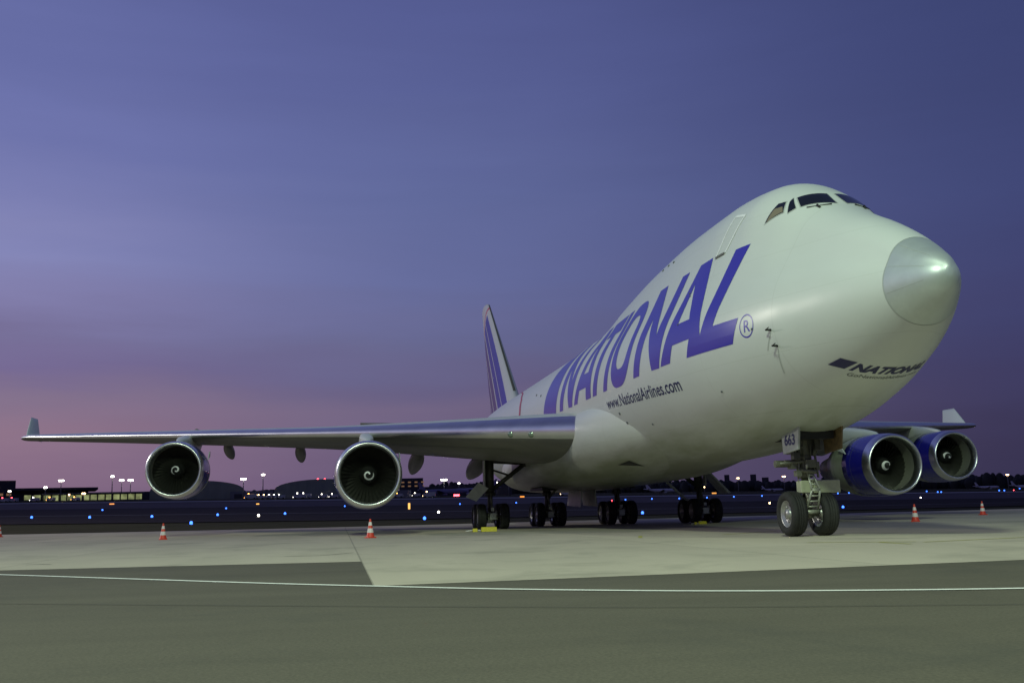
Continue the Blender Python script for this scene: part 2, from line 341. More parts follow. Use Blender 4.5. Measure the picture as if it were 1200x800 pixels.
def ribbon(name, pts, w, m, z, sub=6):
    P = []
    for i in range(len(pts)-1):
        p0 = pts[max(i-1, 0)]; p1 = pts[i]; p2 = pts[i+1]; p3 = pts[min(i+2, len(pts)-1)]
        for k in range(sub):
            t = k/sub; P.append([.5*((2*p1[a])+(-p0[a]+p2[a])*t+(2*p0[a]-5*p1[a]+4*p2[a]-p3[a])*t*t+(-p0[a]+3*p1[a]-3*p2[a]+p3[a])*t**3) for a in (0, 1)])
    P.append(list(pts[-1])); P = np.array(P); T = np.gradient(P, axis=0); T /= np.linalg.norm(T, axis=1)[:, None]; Nn = np.stack([-T[:, 1], T[:, 0]], 1)
    b = MB(); b.grid([[(*(p+n*w/2), tz(*p)+z), (*(p-n*w/2), tz(*p)+z)] for p, n in zip(P, Nn)], smooth=False); return b.build(name, m)
tag(ribbon('white_line', lp, .13, g_white, .004), kind='structure')
for i, (a, b_) in enumerate([((3.35, 2.1), (1.9, .2)), ((2.2, .9), (.95, .9)), ((1.6, 0.2), (2.4, -3.4)), ((11, 1.2), (13, -1.4)), ((10.5, 4.0), (12.5, 3.4))]):
    tag(ribbon('yellow_line', [a, ((a[0]+b_[0])/2, (a[1]+b_[1])/2), b_], .12, g_yell, .005), kind='structure')
g_ = lambda a_: tuple(ground_at(*a_)[:2])
tag(ribbon('asphalt_seam', [g_((-60, 706.5)), g_((100, 707.8)), g_((300, 709.3)), g_((600, 711)), g_((850, 711)), g_((1260, 707))], .022, mat('seam_dark', (.045, .042, .034), .9), .004), kind='structure')
tag(ribbon('concrete_crack', [g_((334, 651.6)), g_((375, 650.6)), g_((414, 647.2))], .05, mat('crack_dark', (.10, .095, .07), .9), .004), kind='structure')
tag(ribbon('concrete_crack', [g_((30, 661.5)), g_((46, 661)), g_((60, 661.2))], .07, bpy.data.materials['crack_dark'], .004), kind='structure')

# ------------------------------------------------------------------ fuselage surface
def pchip(xk, yk, x):
    xk = np.asarray(xk, float); yk = np.asarray(yk, float); h = np.diff(xk); d = np.diff(yk)/h; m = np.zeros(len(xk))
    for i in range(1, len(xk)-1):
        if d[i-1]*d[i] > 0:
            w1 = 2*h[i]+h[i-1]; w2 = h[i]+2*h[i-1]; m[i] = (w1+w2)/(w1/d[i-1]+w2/d[i])
    m[0] = d[0]; m[-1] = d[-1]; x = np.clip(x, xk[0], xk[-1]); i = np.clip(np.searchsorted(xk, x, side='right')-1, 0, len(h)-1); t = (x-xk[i])/h[i]
    return yk[i]*(1+2*t)*(1-t)**2+m[i]*h[i]*t*(1-t)**2+yk[i+1]*t*t*(3-2*t)+m[i+1]*h[i]*t*t*(t-1)
XK = np.array([0, .1, .3, .6, 1.1, 1.8, 2.6, 3.4, 4.2, 5.2, 6.5, 8.5, 11, 15, 19, 23, 27, 34, 48, 54, 60, 65, 68.6])
PAR = np.array([[5.75, 6.029, 6.234, 6.438, 6.784, 7.232, 7.672, 8.062, 8.50, 9.21, 9.79, 9.95, 9.95, 9.78, 9.4, 8.8, 8.5, 8.5, 8.5, 8.5, 8.5, 8.35, 8.1],
 [5.75, 5.432, 5.231, 5.041, 4.758, 4.37, 3.995, 3.712, 3.458, 3.185, 2.87, 2.578, 2.379, 2.256, 2.1, 2.1, 2.1, 2.1, 2.1, 3.2, 4.9, 6.5, 7.5],
 [0.0, 0.264, 0.452, 0.653, 0.936, 1.293, 1.631, 1.924, 2.213, 2.496, 2.775, 3.062, 3.2, 3.25, 3.25, 3.25, 3.25, 3.25, 3.25, 2.85, 2.0, 1.15, 0.3],
 [0.0, 0.18, 0.365, 0.569, 0.781, 0.931, 1.117, 1.291, 1.461, 1.71, 1.982, 2.205, 2.274, 2.25, 2.213, 2.221, 2.243, 2.3, 2.3, 2.0, 1.5, 0.8, 0.25]])
SK = np.sqrt(XK)
TH = np.linspace(-90, 90, 91)
def section(x):
    s = np.array([math.sqrt(max(x, 0))])
    zt, zb, w, ru = [float(pchip(SK, p, s)[0]) for p in PAR]
    zc = float(pchip(np.sqrt([0, 2, 7, 12, 48, 54, 60, 65, 68.6]), [5.75, 5.6, 5.4, 5.35, 5.35, 5.75, 6.55, 7.4, 7.8], s)[0])
    w = max(w, 1e-3); ht = max(min(zt-zc, w), 1e-3); hb = max(zc-zb, 1e-3); ru = min(ru, max((zt-zc)*.98, 1e-3))
    a = np.radians(np.linspace(-90, 90, 121)); P1 = np.stack([w*np.cos(a), np.where(a < 0, hb, ht)*np.sin(a)], 1)
    b = np.radians(np.linspace(-20, 90, 80)); P2 = np.stack([ru*np.cos(b), (zt-zc-ru)+ru*np.sin(b)], 1)
    P = np.concatenate([P1, P2]); P = P[np.lexsort((P[:, 0], P[:, 1]))]; H = []
    for p in P:
        while len(H) >= 2 and (H[-1][0]-H[-2][0])*(p[1]-H[-2][1])-(H[-1][1]-H[-2][1])*(p[0]-H[-2][0]) <= 0: H.pop()
        H.append(p)
    H = np.array(H); ang = np.degrees(np.arctan2(H[:, 1], H[:, 0])); idx = np.clip(np.searchsorted(ang, TH, side='right')-1, 0, len(H)-2)
    A = H[idx]; D = H[idx+1]-A; t = np.radians(TH); den = np.cos(t)*D[:, 1]-np.sin(t)*D[:, 0]; den = np.where(abs(den) < 1e-12, 1e-12, den)
    r = (A[:, 0]*D[:, 1]-A[:, 1]*D[:, 0])/den
    y, z = r*np.cos(t), zc+r*np.sin(t); y[0] = y[-1] = 0
    return y, z
_secs = {}
def sec(x):
    k = round(x, 2)
    if k not in _secs: _secs[k] = section(k)
    return _secs[k]
def sec_i(x):
    a = math.floor(x*20)/20; f = (x-a)*20; y0, z0 = sec(a); y1, z1 = sec(a+.05); return y0*(1-f)+y1*f, z0*(1-f)+z1*f
def nrm2(y, z, i0):
    dy, dz = np.gradient(y), np.gradient(z); n = np.stack([dz, -dy], 1); n /= np.linalg.norm(n, axis=1)[:, None]+1e-12; return n
def on_side(x, z, off=.008, side=1):      # starboard skin at station x and height z
    y, zz = sec_i(x); q = float(np.interp(z, zz, y)); n = nrm2(y, zz, 0); k = np.interp(z, zz, np.arange(len(zz))); ny = np.interp(k, np.arange(len(zz)), n[:, 0]); nz_ = np.interp(k, np.arange(len(zz)), n[:, 1])
    return Vector((x, side*(q+ny*off), z+nz_*off))
def on_theta(x, th, off=.008, side=1):
    if th > 90: return on_theta(x, 180-th, off, -side)
    if th < -90: return on_theta(x, -180-th, off, -side)
    y, zz = sec_i(x); n = nrm2(y, zz, 0)
    f = lambda a: float(np.interp(th, TH, a))
    return Vector((x, side*(f(y)+f(n[:, 0])*off), f(zz)+f(n[:, 1])*off))
def on_chin(x, yv, off=.008):
    y, zz = sec_i(x); k = len(y)//2; th = float(np.interp(abs(yv), y[:k], TH[:k])); p = on_theta(x, th, off, 1 if yv >= 0 else -1); return p-Vector((off*.3, 0, 0))

plane = empty('cargo_airliner')
tag(plane, 'white four engined jumbo freighter parked on the apron with blue lettering along its side', 'aircraft')
def stations(a, b, d): n = max(2, int(round((b-a)/d))); return [a+(b-a)*i/n for i in range(n+1)]
def shell(xs):
    G = []
    for x in xs:
        y, z = sec(round(x, 2)); G.append([(x, yy, zz) for yy, zz in zip(y, z)]+[(x, -yy, zz) for yy, zz in list(zip(y, z))[-2:0:-1]])
    return G
fb = MB(); fb.grid(shell(stations(1.1, 12, .1)+stations(12, 68.6, .6)[1:]), True, closed=True)
fuse = fb.build('fuselage', m_white, plane)
rb = MB(); _g = shell([0.01, .02, .04, .07]+stations(.1, 1.1, .05)); rb.grid(_g, True, closed=True); rb.add(_g[0], [tuple(range(len(_g[0])))], True)
rad = rb.build('radome', m_radome, plane)
sb = MB()
ring = []
for d_ in (-.007, .007):
    ring.append([on_theta(1.1+d_, t_, .006) for t_ in np.linspace(-90, 90, 60)]+[on_theta(1.1+d_, t_, .006, -1) for t_ in np.linspace(90, -90, 60)[1:-1]])
sb.grid(ring, True, closed=True); sb.build('joint_ring', m_frame, rad)
for th_ in (62, 28, -12):     # lightning strips on the nose cap
    s_ = MB(); s_.grid([[on_theta(x, th_-.3/x**.5, .005), on_theta(x, th_+.3/x**.5, .005)] for x in stations(.3, 1.05, .05)], True); s_.build('diverter_strip', m_frame, rad)

def scan(poly_list, du=.25, dv=.12):
    """even-odd scan decomposition of polygons into small quads"""
    E_ = []; V = set()
    for poly in poly_list:
        for i in range(len(poly)):
            a, b = poly[i], poly[(i+1) % len(poly)]; V.add(round(a[1], 5)); E_.append((a, b) if a[1] < b[1] else (b, a))
    V = sorted(V); lv = []
    for a, b in zip(V[:-1], V[1:]):
        if b-a < 1e-4: continue
        n = max(1, math.ceil((b-a)/dv)); lv += [(a+(b-a)*i/n, a+(b-a)*(i+1)/n) for i in range(n)]
    quads = []
    at = lambda e, v: e[0][0]+(e[1][0]-e[0][0])*(v-e[0][1])/(e[1][1]-e[0][1])
    for v0, v1 in lv:
        vm = (v0+v1)/2; cr = sorted([e for e in E_ if e[0][1] < vm < e[1][1]], key=lambda e: at(e, vm))
        for e0, e1 in zip(cr[::2], cr[1::2]):
            a0, a1, b0, b1 = at(e0, v0), at(e1, v0), at(e0, v1), at(e1, v1); n = max(1, math.ceil(max(a1-a0, b1-b0)/du))
            for k in range(n):
                f, h = k/n, (k+1)/n; quads.append(((a0+(a1-a0)*f, v0), (a0+(a1-a0)*h, v0), (b0+(b1-b0)*h, v1), (b0+(b1-b0)*f, v1)))
    return quads
def decal(name, polys, fn, m, parent, du=.25, dv=.12):
    b = MB()
    for q in scan(polys, du, dv): b.add([fn(*p) for p in q], [(0, 1, 2, 3)], True)
    return b.build(name, m, parent)
Z0 = 5.1
side_uz = lambda u, z: on_side(u-.45*(z-Z0), z)
BIG = {
 'block_mark': [[(28.1, 5.1), (25.3, 5.1), (25.75, 7.9), (28.8, 7.9)]],
 'N': [[(25.1, 7.93), (24.5, 5.12), (23.85, 5.12), (24.05, 6.9), (22.75, 5.12), (22.05, 5.1), (22.35, 7.93), (22.95, 7.93), (22.9, 6.2), (24.3, 7.93)]],
 'A': [[(20.9, 7.92), (21.72, 5.12), (21.1, 5.12), (20.95, 5.62), (19.84, 5.62), (19.64, 5.12), (18.82, 5.12), (20.1, 7.92)], [(20.42, 7.3), (20.75, 6.22), (20.0, 6.22)]],
 'T': [[(19.65, 7.92), (17.5, 7.92), (17.5, 7.35), (18.25, 7.35), (17.92, 5.12), (18.52, 5.12), (18.9, 7.35), (19.65, 7.35)]],
 'I': [[(17.3, 7.92), (16.93, 5.12), (16.4, 5.12), (16.72, 7.92)]],
 'N2': [[(13.59, 7.95), (13.04, 5.12), (12.41, 5.12), (12.6, 6.9), (11.14, 5.12), (10.42, 5.1), (10.76, 7.92), (11.36, 7.92), (11.31, 6.2), (12.79, 7.95)]],
 'AL': [[(9.9, 7.92), (10.3, 5.12), (9.52, 5.12), (9.52, 5.62), (8.32, 5.62), (8.3, 5.1), (5.82, 5.1), (5.8, 5.75), (7.03, 5.75), (7.07, 7.85), (7.72, 7.85), (7.65, 5.6), (9.1, 7.95)], [(9.62, 7.35), (9.5, 6.22), (8.72, 6.22)]]}
def sup(cx, cz, a, b, lean, n=2.8, k=40):
    P = []
    for i in range(k):
        t = 2*PI*i/k; c, s = math.cos(t), math.sin(t); x = math.copysign(abs(c)**(2/n), c)*a; z = math.copysign(abs(s)**(2/n), s)*b; P.append((cx+x+lean*z, cz+z))
    return P
BIG['O'] = [sup(15.15, 6.5, 1.22, 1.45, .25), sup(15.15, 6.58, .66, .9, .25)]
for k_, pl in BIG.items():
    nm = 'block_mark' if k_ == 'block_mark' else 'letter'
    decal(nm, pl, side_uz, m_letter, fuse)

def text_tris(body, size, shear=0, offset=0, align='LEFT', maxlen=.2, space=1):
    cu = bpy.data.curves.new('tmp', 'FONT'); cu.body = body; cu.size = size; cu.shear = shear; cu.offset = offset; cu.align_x = align; cu.resolution_u = 4; cu.space_character = space
    o = bpy.data.objects.new('tmp', cu); COL.objects.link(o); bpy.context.view_layer.update()
    me = bpy.data.meshes.new_from_object(o.evaluated_get(bpy.context.evaluated_depsgraph_get())); b = bmesh.new(); b.from_mesh(me)
    bmesh.ops.triangulate(b, faces=b.faces[:])
    for _ in range(4):
        es = [e for e in b.edges if e.calc_length() > maxlen]
        if not es: break
        bmesh.ops.subdivide_edges(b, edges=es, cuts=1); bmesh.ops.triangulate(b, faces=b.faces[:])
    V = [tuple(v.co[:2]) for v in b.verts]; F = [tuple(v.index for v in f.verts) for f in b.faces]; b.free()
    bpy.data.objects.remove(o); bpy.data.curves.remove(cu); bpy.data.meshes.remove(me)
    V = np.array(V); return V, F
def text_decal(name, V, F, fn, m, parent):
    b = MB(); b.add([fn(*p) for p in V], F, True); return b.build(name, m, parent)
V, F = text_tris('www.NationalAirlines.com', 1, 0, .012); w_ = V[:, 0].max()
Ls = 7.55; V[:, 0] *= Ls/w_; V[:, 1] *= .56
text_decal('web_address', V, F, lambda u, v: on_side(16.75-u, 4.47-.025*u+v, .006), m_navy, fuse)
# registered mark
cx_, cz_ = 5.17, 5.47
b = MB(); b.grid([[on_side(cx_-r_*math.cos(t)*.93, cz_+r_*math.sin(t), .007) for t in np.linspace(0, 2*PI, 37)] for r_ in (.275, .31)], True); b.build('registered_ring', m_letter, fuse)
V, F = text_tris('R', .45, 0, .002, 'CENTER', .1); V[:, 1] -= V[:, 1].max()/2; V[:, 0] *= 1.0
text_decal('registered_letter', V, F, lambda u, v: on_side(cx_-u, cz_+v, .007), m_letter, fuse)
# chin titles
def chin(u, v):       # u from starboard to port in metres from y=1.3, v up
    y = 1.28-u; return on_chin(2.86+.30*y*y-v*.98, y)
decal('block_mark', [[(.02, .02), (.33, .02), (.47, .36), (.14, .36)]], lambda u, v: chin(u, v), m_navy, fuse, .08, .06)
V, F = text_tris('NATIONAL', .42, .35, .02, 'LEFT', .08); V[:, 0] *= 1.95/V[:, 0].max(); V[:, 0] += .42
text_decal('chin_title', V, F, lambda u, v: chin(u, v+.02), m_navy, fuse)
V, F = text_tris('GoNationalAirlines.com', .2, 0, 0, 'LEFT', .08); V[:, 0] *= 1.9/V[:, 0].max(); V[:, 0] += .45
text_decal('chin_web_address', V, F, lambda u, v: chin(u, v-.24), m_grey, fuse)
# thin red ring before the tail
b = MB(); rr_ = [(34.6, 5.6), (35.1, 6.2), (36.2, 6.9), (38.2, 7.5), (41.5, 7.98), (45, 8.25)]
zz_ = np.linspace(5.6, 8.25, 60); P = [[on_side(x-.22, z, .014), on_side(x, z, .016), on_side(x+.22, z, .014)] for x, z in zip(np.interp(zz_, [r[1] for r in rr_], [r[0] for r in rr_]), zz_)]; b.grid(P, True); b.build('red_stripe', m_redl, fuse)

# cockpit windows
def th_decal(name, quad, m, off=.008, n=6, parent=fuse, side=1):
    # quad: four (x, theta) corners, bilinear
    G = []
    for i in range(n+1):
        f = i/n; row = []
        for j in range(n+1):
            h = j/n; a = [(1-f)*((1-h)*quad[0][k]+h*quad[1][k])+f*((1-h)*quad[3][k]+h*quad[2][k]) for k in (0, 1)]
            row.append(on_theta(a[0], a[1], off, side))
        G.append(row)
    b = MB(); b.grid(G, True); return b.build(name, m, parent)
wq = [[(5.12, 76.6), (4.88, 88.2), (4.3, 87.3), (4.72, 73)], [(5.2, 75.6), (5.16, 73), (4.9, 67.3), (4.8, 71.2)], [(5.45, 70.3), (5.27, 72.4), (5.05, 67), (5.5, 60.6)]]
def grow(q, k):
    c = (sum(p[0] for p in q)/4, sum(p[1] for p in q)/4); return [(c[0]+(p[0]-c[0])*k, c[1]+(p[1]-c[1])*k) for p in q]
for sd in (1, -1):
    for i, q in enumerate(wq):
        th_decal('cockpit_window', q, m_glass, .012, side=sd)
        th_decal('window_frame', grow(q, 1.12 if i else 1.07), m_frame, .007, side=sd)
    th_decal('beige_pane', [(5.42, 67.5), (5.22, 69.5), (5.07, 67.2), (5.46, 61.0)], m_beige, .016, side=sd)  # beige patch over the lower part of the side window
    b = MB(); p = on_theta(4.25, 84, .03, sd); q = on_theta(4.55, 74, .03, sd); b.tube(p, q, .015); b.tube(on_theta(4.3, 78, .0, sd), on_theta(4.4, 78, .05, sd), .03); b.build('wiper', m_black, fuse)
# upper deck door outline and the small marks ahead of it
dq = [(7.25, 65), (6.6, 64), (7.1, 49.5), (7.62, 48.3)]
def outline(name, q, w, m):
    b = MB()
    for i in range(4):
        a, c = q[i], q[(i+1) % 4]; G = []
        for k in range(9):
            f = k/8; x, t = a[0]+(c[0]-a[0])*f, a[1]+(c[1]-a[1])*f
            if i % 2: G.append([on_theta(x-w, t, .012), on_theta(x+w, t, .012)])
            else: G.append([on_theta(x, t-w*16, .012), on_theta(x, t+w*16, .012)])
        b.grid(G, True)
    return b.build(name, m, fuse)
dr = th_decal('crew_door', dq, mat('door_paint', (.60, .63, .60), .4), .006); outline('door_outline', dq, .035, m_line)
b = MB(); b.grid([[on_theta(7.62+(7.1-7.62)*k/6, 47.6+1.2*k/6, .03), on_theta(7.62+(7.1-7.62)*k/6, 48.6+1.2*k/6, .03)] for k in range(7)], True); b.build('door_sill', m_gear, fuse)
# probes, vents, drain marks
for x, z, l in ((4.3, 5.21, .42), (4.25, 4.8, .6)):
    b = MB(); p = on_side(x, z, 0); q = on_side(x+.25, z-l, .0); b.tube(p+Vector((.0, -.02, 0)), p+Vector((0, .14, 0)), .035, .02, 8); b.tube(p+Vector((.03, .12, 0)), p+Vector((-.2, .14, .03)), .018, .012, 8); b.build('air_data_probe', m_black, fuse)
    b = MB(); b.grid([[on_side(x+.3*k/6-.014, z-.05-l*k/6, .008), on_side(x+.3*k/6+.014, z-.05-l*k/6, .008)] for k in range(7)], True); b.build('drain_stain', m_frame, fuse)
for x, z, r_ in ((4.95, 5.35, .03), (15.6, 4.2, .05), (15.3, 3.85, .05), (8.8, 7.1, .03), (8.7, 7.0, .02), (12.2, 8.9, .045), (12.9, 8.95, .045), (13.6, 8.95, .045), (9.0, 6.2, .025), (13.0, 3.6, .035), (7.2, 4.0, .03), (29.5, 6.4, .06), (31, 6.6, .06)):
    b = MB(); p = on_side(x, z, 0); q = on_side(x, z, .03); b.tube(p, q, r_, r_*.9, 10); b.build('vent', m_grey, fuse)
b = MB(); p = on_theta(11.5, 88, 0); b.prism([(11.4, 9.93), (11.9, 9.93), (11.85, 10.3), (11.7, 10.3)], -.02, .02); b.build('blade_antenna', m_frame, fuse)
b = MB(); b.box((4.35, .62, 8.30), (.10, .04, .12)); b.build('wiper_nozzle', m_grey, fuse)

# belly and wing root fairing
FK = [13.5, 15, 17, 20, 24, 28, 38, 42, 45]
FW = [2.3, 2.76, 3.14, 3.50, 3.62, 3.65, 3.6, 3.1, 2.3]; FZ = [4.1, 4.1, 4.05, 3.9, 3.6, 3.3, 3.1, 3.0, 3.1]; FT = [.5, .95, 1.3, 1.55, 1.7, 1.6, 1.3, 1.0, .5]; FB = [1.2, 1.6, 1.8, 1.9, 1.7, 1.45, 1.3, 1.1, .8]
G = []
for x in stations(13.5, 45, .5):
    a, zc, ht, hb = [float(pchip(FK, k, np.array([x]))[0]) for k in (FW, FZ, FT, FB)]; row = []
    for t in np.linspace(0, 2*PI, 97)[:-1]:
        c, s = math.cos(t), math.sin(t); n = 2.6
        row.append((x, math.copysign(abs(c)**(2/n), c)*a, zc+math.copysign(abs(s)**(2/n), s)*(ht if s > 0 else hb)))
    G.append(row)
b = MB(); b.grid(G, True, closed=True); fairing = b.build('wing_root_fairing', m_fair, plane)
def on_fair(x, z, off=.012):
    a, zc, hb = [float(pchip(FK, k, np.array([x]))[0]) for k in (FW, FZ, FB)]; u = min(.98, (zc-z)/hb); return Vector((x, a*(1-u**2.6)**(1/2.6)+off, z-off))
b = MB(); b.grid([[on_fair(17.1+i*.13, 2.50+.035*j*(1-i/9)) for j in range(-3, 4)] for i in range(10)], True); b.build('pack_inlet', m_black, fairing)

# ------------------------------------------------------------------ wings
def wing_at(y):
    y = abs(y); le = 20.3+.9*(y-3.25); te = 35.2+(y-3.25)*.38 if y < 12.5 else 38.7+.58*(y-12.5)
    z = 3.98+(y-3.2)*.069; tc_ = .134 if y < 4 else .134-.04*min((y-4)/10, 1); return le, te-le, z, tc_
def foil(t, tcx):   # t 0..1 upper, returns half thickness
    return 5*tcx*(.2969*math.sqrt(t)-.126*t-.3516*t*t+.2843*t**3-.1015*t**4)
def wing_pt(y, t, up, sg):
    le, c, z, tc_ = wing_at(y); tt = foil(t, tc_)*c; cam_ = .018*c*4*t*(1-t)*(.3 if up else .1); tw = R(2.0-3.5*min(abs(y)/32, 1)); dz = -math.sin(tw)*t*c
    zz = z+dz+cam_+(tt*1.05 if up else -tt*.95); return (le+t*c, sg*abs(y), zz)
YS = stations(2.2, 31.2, .8)+[31.6, 31.9, 32.1]
TS = [0, .003, .008, .015, .025, .04, .06, .08, .12, .18, .25, .34, .44, .55, .66, .77, .88, .95, 1.0]
KLU, KLL = 6, 3
def make_wing(sg):
    # slender body, without the nose band
    ring = [(TS[i], True) for i in range(len(TS)-1, KLU-1, -1)]
    ringb = [(TS[i], False) for i in range(KLL, len(TS))]
    ring2 = [(TS[i], True) for i in range(KLU, -1, -1)]+[(TS[i], False) for i in range(1, KLL+1)]
    def rows(rg, f=0):
        G = []
        for y in YS:
            k = 1 if y <= 31.2 else {31.6: .86, 31.9: .62, 32.1: .3}[y]
            row = []
            for t, u in rg:
                p = wing_pt(y, t, u, sg); le, c, z, _ = wing_at(y); x = p[0]; x = le+c-(le+c-x)*(1-(1-k)*.35); row.append((x, p[1], z+(p[2]-z)*(k**.5)))
            G.append(row)
        return G
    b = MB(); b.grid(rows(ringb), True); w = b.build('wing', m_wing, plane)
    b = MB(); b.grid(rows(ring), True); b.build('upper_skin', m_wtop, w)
    n0 = [i for i, y in enumerate(YS) if y >= 3.0][0]
    b = MB(); b.grid(rows(ring2)[n0:], True); b.build('leading_edge', m_lead, w)
    # flap and aileron gaps on the lower and upper surface
    for (y0, y1, t) in ((4.2, 11, .80), (12.6, 20, .78), (20.5, 27.5, .76)):
        for up in (False, True):
            b = MB(); b.grid([[Vector(wing_pt(y0+(y1-y0)*k/10, t, up, sg))+Vector((0, 0, .012 if up else -.012)), Vector(wing_pt(y0+(y1-y0)*k/10, t+.006, up, sg))+Vector((0, 0, .012 if up else -.012))] for k in range(11)], True); b.build('flap_gap', m_grey, w)
    b = MB(); 
    for (y0, y1) in ((5.5, 10.8), (12.8, 19.8), (21.6, 30.5)):
        b.grid([[Vector(wing_pt(y0+(y1-y0)*k/10, .10, False, sg))+Vector((0, 0, -.012)), Vector(wing_pt(y0+(y1-y0)*k/10, .104, False, sg))+Vector((0, 0, -.012))] for k in range(11)], True)
    b.build('krueger_flap_line', m_grey, w)
    # winglet
    G = []
    for k in range(9):
        f = k/8; y = 31.75+.1*math.sin(min(f*4, 1)*PI/2)+f*.3; z0 = wing_at(31.8)[2]+.02+f*1.5; le = 47.3+f*2.0; c = 3.2-1.75*f; row = []
        for t, u in [(q, True) for q in reversed(TS)]+[(q, False) for q in TS[1:]]:
            h = foil(t, .09)*c*(1 if f < .99 else .2); row.append((le+t*c, sg*(y+(-h if u else h)), z0))
        G.append(row)
    b = MB(); b.grid(G, True); b.add(G[-1], [tuple(range(len(G[-1])))]); wl = b.build('winglet', m_winglet, w)
    # flap track fairings
    for y, l, rw_, rh in ((5.6, 6.2, .48, .43), (8.75, 6.0, .40, .41), (15.0, 4.4, .30, .37), (19.15, 4.0, .28, .35)):
        le, c, z, _ = wing_at(y); xe = le+c; zz = wing_pt(y, .86, False, 1)[2]
        G = []
        for k in range(17):
            f = k/16; r_ = math.sin(PI*f**.8)**.6 if 0 < f < 1 else .02; ax = xe-l*.62+l*f; az = zz-.10-(.78 if y < 10 else .5)*f**1.2
            G.append([(ax, sg*y+rw_*r_*math.cos(t), az+rh*r_*math.sin(t)) for t in np.linspace(0, 2*PI, 21)[:-1]])
        b = MB(); b.grid(G, True, closed=True); b.build('flap_track_fairing', m_wing, w)
    # landing lights in the root of the leading edge
    for y in (5.0, 5.75):
        p = wing_pt(y, .006, False, sg); b = MB(); n_ = 14; pr_ = [(-.02, .0), (0, .08), (.05, .13), (.14, .16), (.3, .16)]
        b.lathe(pr_, (p[0]-.05, p[1], p[2]+.08), 'x', 20); b.build('landing_light', m_glens, w)
    return w
wings = {sg: make_wing(sg) for sg in (1, -1)}
b = MB(); b.prism([(41.2, 5.6), (41.2, 5.95), (43, 5.98), (43, 5.6)], 20.9, 21.0); b.build('vortex_fence', m_wing, wings[1])

# tailplane and fin
def surf_loft(name, secs, mt, parent, tc_=.1, closed_tip=True):
    G = []
    for (le, c, oy, oz, vert) in secs:
        row = []
        for t, u in [(q, True) for q in reversed(TS)]+[(q, False) for q in TS[1:]]:
            h = foil(t, tc_)*c*(1 if u else -1); row.append((le+t*c, oy+(h if vert else 0), oz+(0 if vert else h)))
        G.append(row)
    b = MB(); b.grid(G, True)
    if closed_tip: b.add(G[-1], [tuple(range(len(G[-1])))])
    return b.build(name, mt, parent)
for sg in (1, -1):
    surf_loft('horizontal_stabilizer', [(57.5, 9.4, sg*.6, 7.2, False), (63.2, 5.2, sg*7, 7.85, False), (66.3, 2.6, sg*11.08, 8.3, False)], m_wing, plane)
m_fin = bpy.data.materials.new('fin_livery'); m_fin.use_nodes = True; t = m_fin.node_tree; p_ = t.nodes['Principled BSDF']; p_.inputs['Roughness'].default_value = .4
c = N('ShaderNodeTexCoord', t); sp = N('ShaderNodeSeparateXYZ', t); L(c.outputs['Object'], sp.inputs[0], t)
# painted bands: curved blades rising along the fin (x relative to a parabola in z)
q1 = N('ShaderNodeMath', t, operation='SUBTRACT'); L(sp.outputs['Z'], q1.inputs[0], t); q1.inputs[1].default_value = 8.4
q2 = N('ShaderNodeMath', t, operation='MULTIPLY'); L(q1.outputs[0], q2.inputs[0], t); L(q1.outputs[0], q2.inputs[1], t)
q30 = N('ShaderNodeMath', t, operation='MULTIPLY_ADD'); L(q1.outputs[0], q30.inputs[0], t); q30.inputs[1].default_value = -1.15; L(sp.outputs['X'], q30.inputs[2], t)
q3 = N('ShaderNodeMath', t, operation='MULTIPLY_ADD'); L(q2.outputs[0], q3.inputs[0], t); q3.inputs[1].default_value = -.012; L(q30.outputs[0], q3.inputs[2], t)
q4 = N('ShaderNodeMapRange', t); L(q3.outputs[0], q4.inputs[0], t); q4.inputs[1].default_value = 50; q4.inputs[2].default_value = 70
cr = N('ShaderNodeValToRGB', t); cr.color_ramp.interpolation = 'CONSTANT'; L(q4.outputs[0], cr.inputs[0], t)
wc = (.54, .56, .57, 1); bc = (.05, .045, .36, 1); pc = (.10, .06, .22, 1); rc = (.5, .12, .16, 1)
e = cr.color_ramp.elements; e[0].position = 0; e[0].color = wc; e[1].position = .995; e[1].color = bc
for ps, cc in ((.225, bc), (.315, wc), (.327, bc), (.425, wc), (.45, pc), (.58, wc), (.605, pc), (.72, wc), (.745, pc)): k = e.new(ps); k.color = cc
# red and white tip
q5 = N('ShaderNodeMath', t, operation='MULTIPLY_ADD'); L(sp.outputs['X'], q5.inputs[0], t); q5.inputs[1].default_value = .55; L(sp.outputs['Z'], q5.inputs[2], t)
q6 = N('ShaderNodeMapRange', t); L(q5.outputs[0], q6.inputs[0], t); q6.inputs[1].default_value = 50; q6.inputs[2].default_value = 58
cr2 = N('ShaderNodeValToRGB', t); cr2.color_ramp.interpolation = 'CONSTANT'; L(q6.outputs[0], cr2.inputs[0], t)
e = cr2.color_ramp.elements; e[0].position = 0; e[0].color = (0, 0, 0, 1); e[1].position = .48; e[1].color = (1, 1, 1, 1)
cr3 = N('ShaderNodeValToRGB', t); cr3.color_ramp.interpolation = 'CONSTANT'; L(q6.outputs[0], cr3.inputs[0], t)
e = cr3.color_ramp.elements; e[0].position = 0; e[0].color = wc; e[1].position = .52; e[1].color = rc; k = e.new(.57); k.color = wc
mxf = N('ShaderNodeMixRGB', t); L(cr2.outputs[0], mxf.inputs[0], t); L(cr.outputs[0], mxf.inputs[1], t); L(cr3.outputs[0], mxf.inputs[2], t); L(mxf.outputs[0], p_.inputs['Base Color'], t)
fs = []
for z in stations(8.0, 18.55, .5): le = 53.0+(z-8.4)*1.33; te = 66.4+(z-8.4)*.42; fs.append((le, te-le, 0, z, True))
fs.append((fs[-1][0]+.8, fs[-1][1]-1.1, 0, 18.75, True))
fin = surf_loft('vertical_fin', fs, m_fin, plane, .10)
b = MB(); G = []
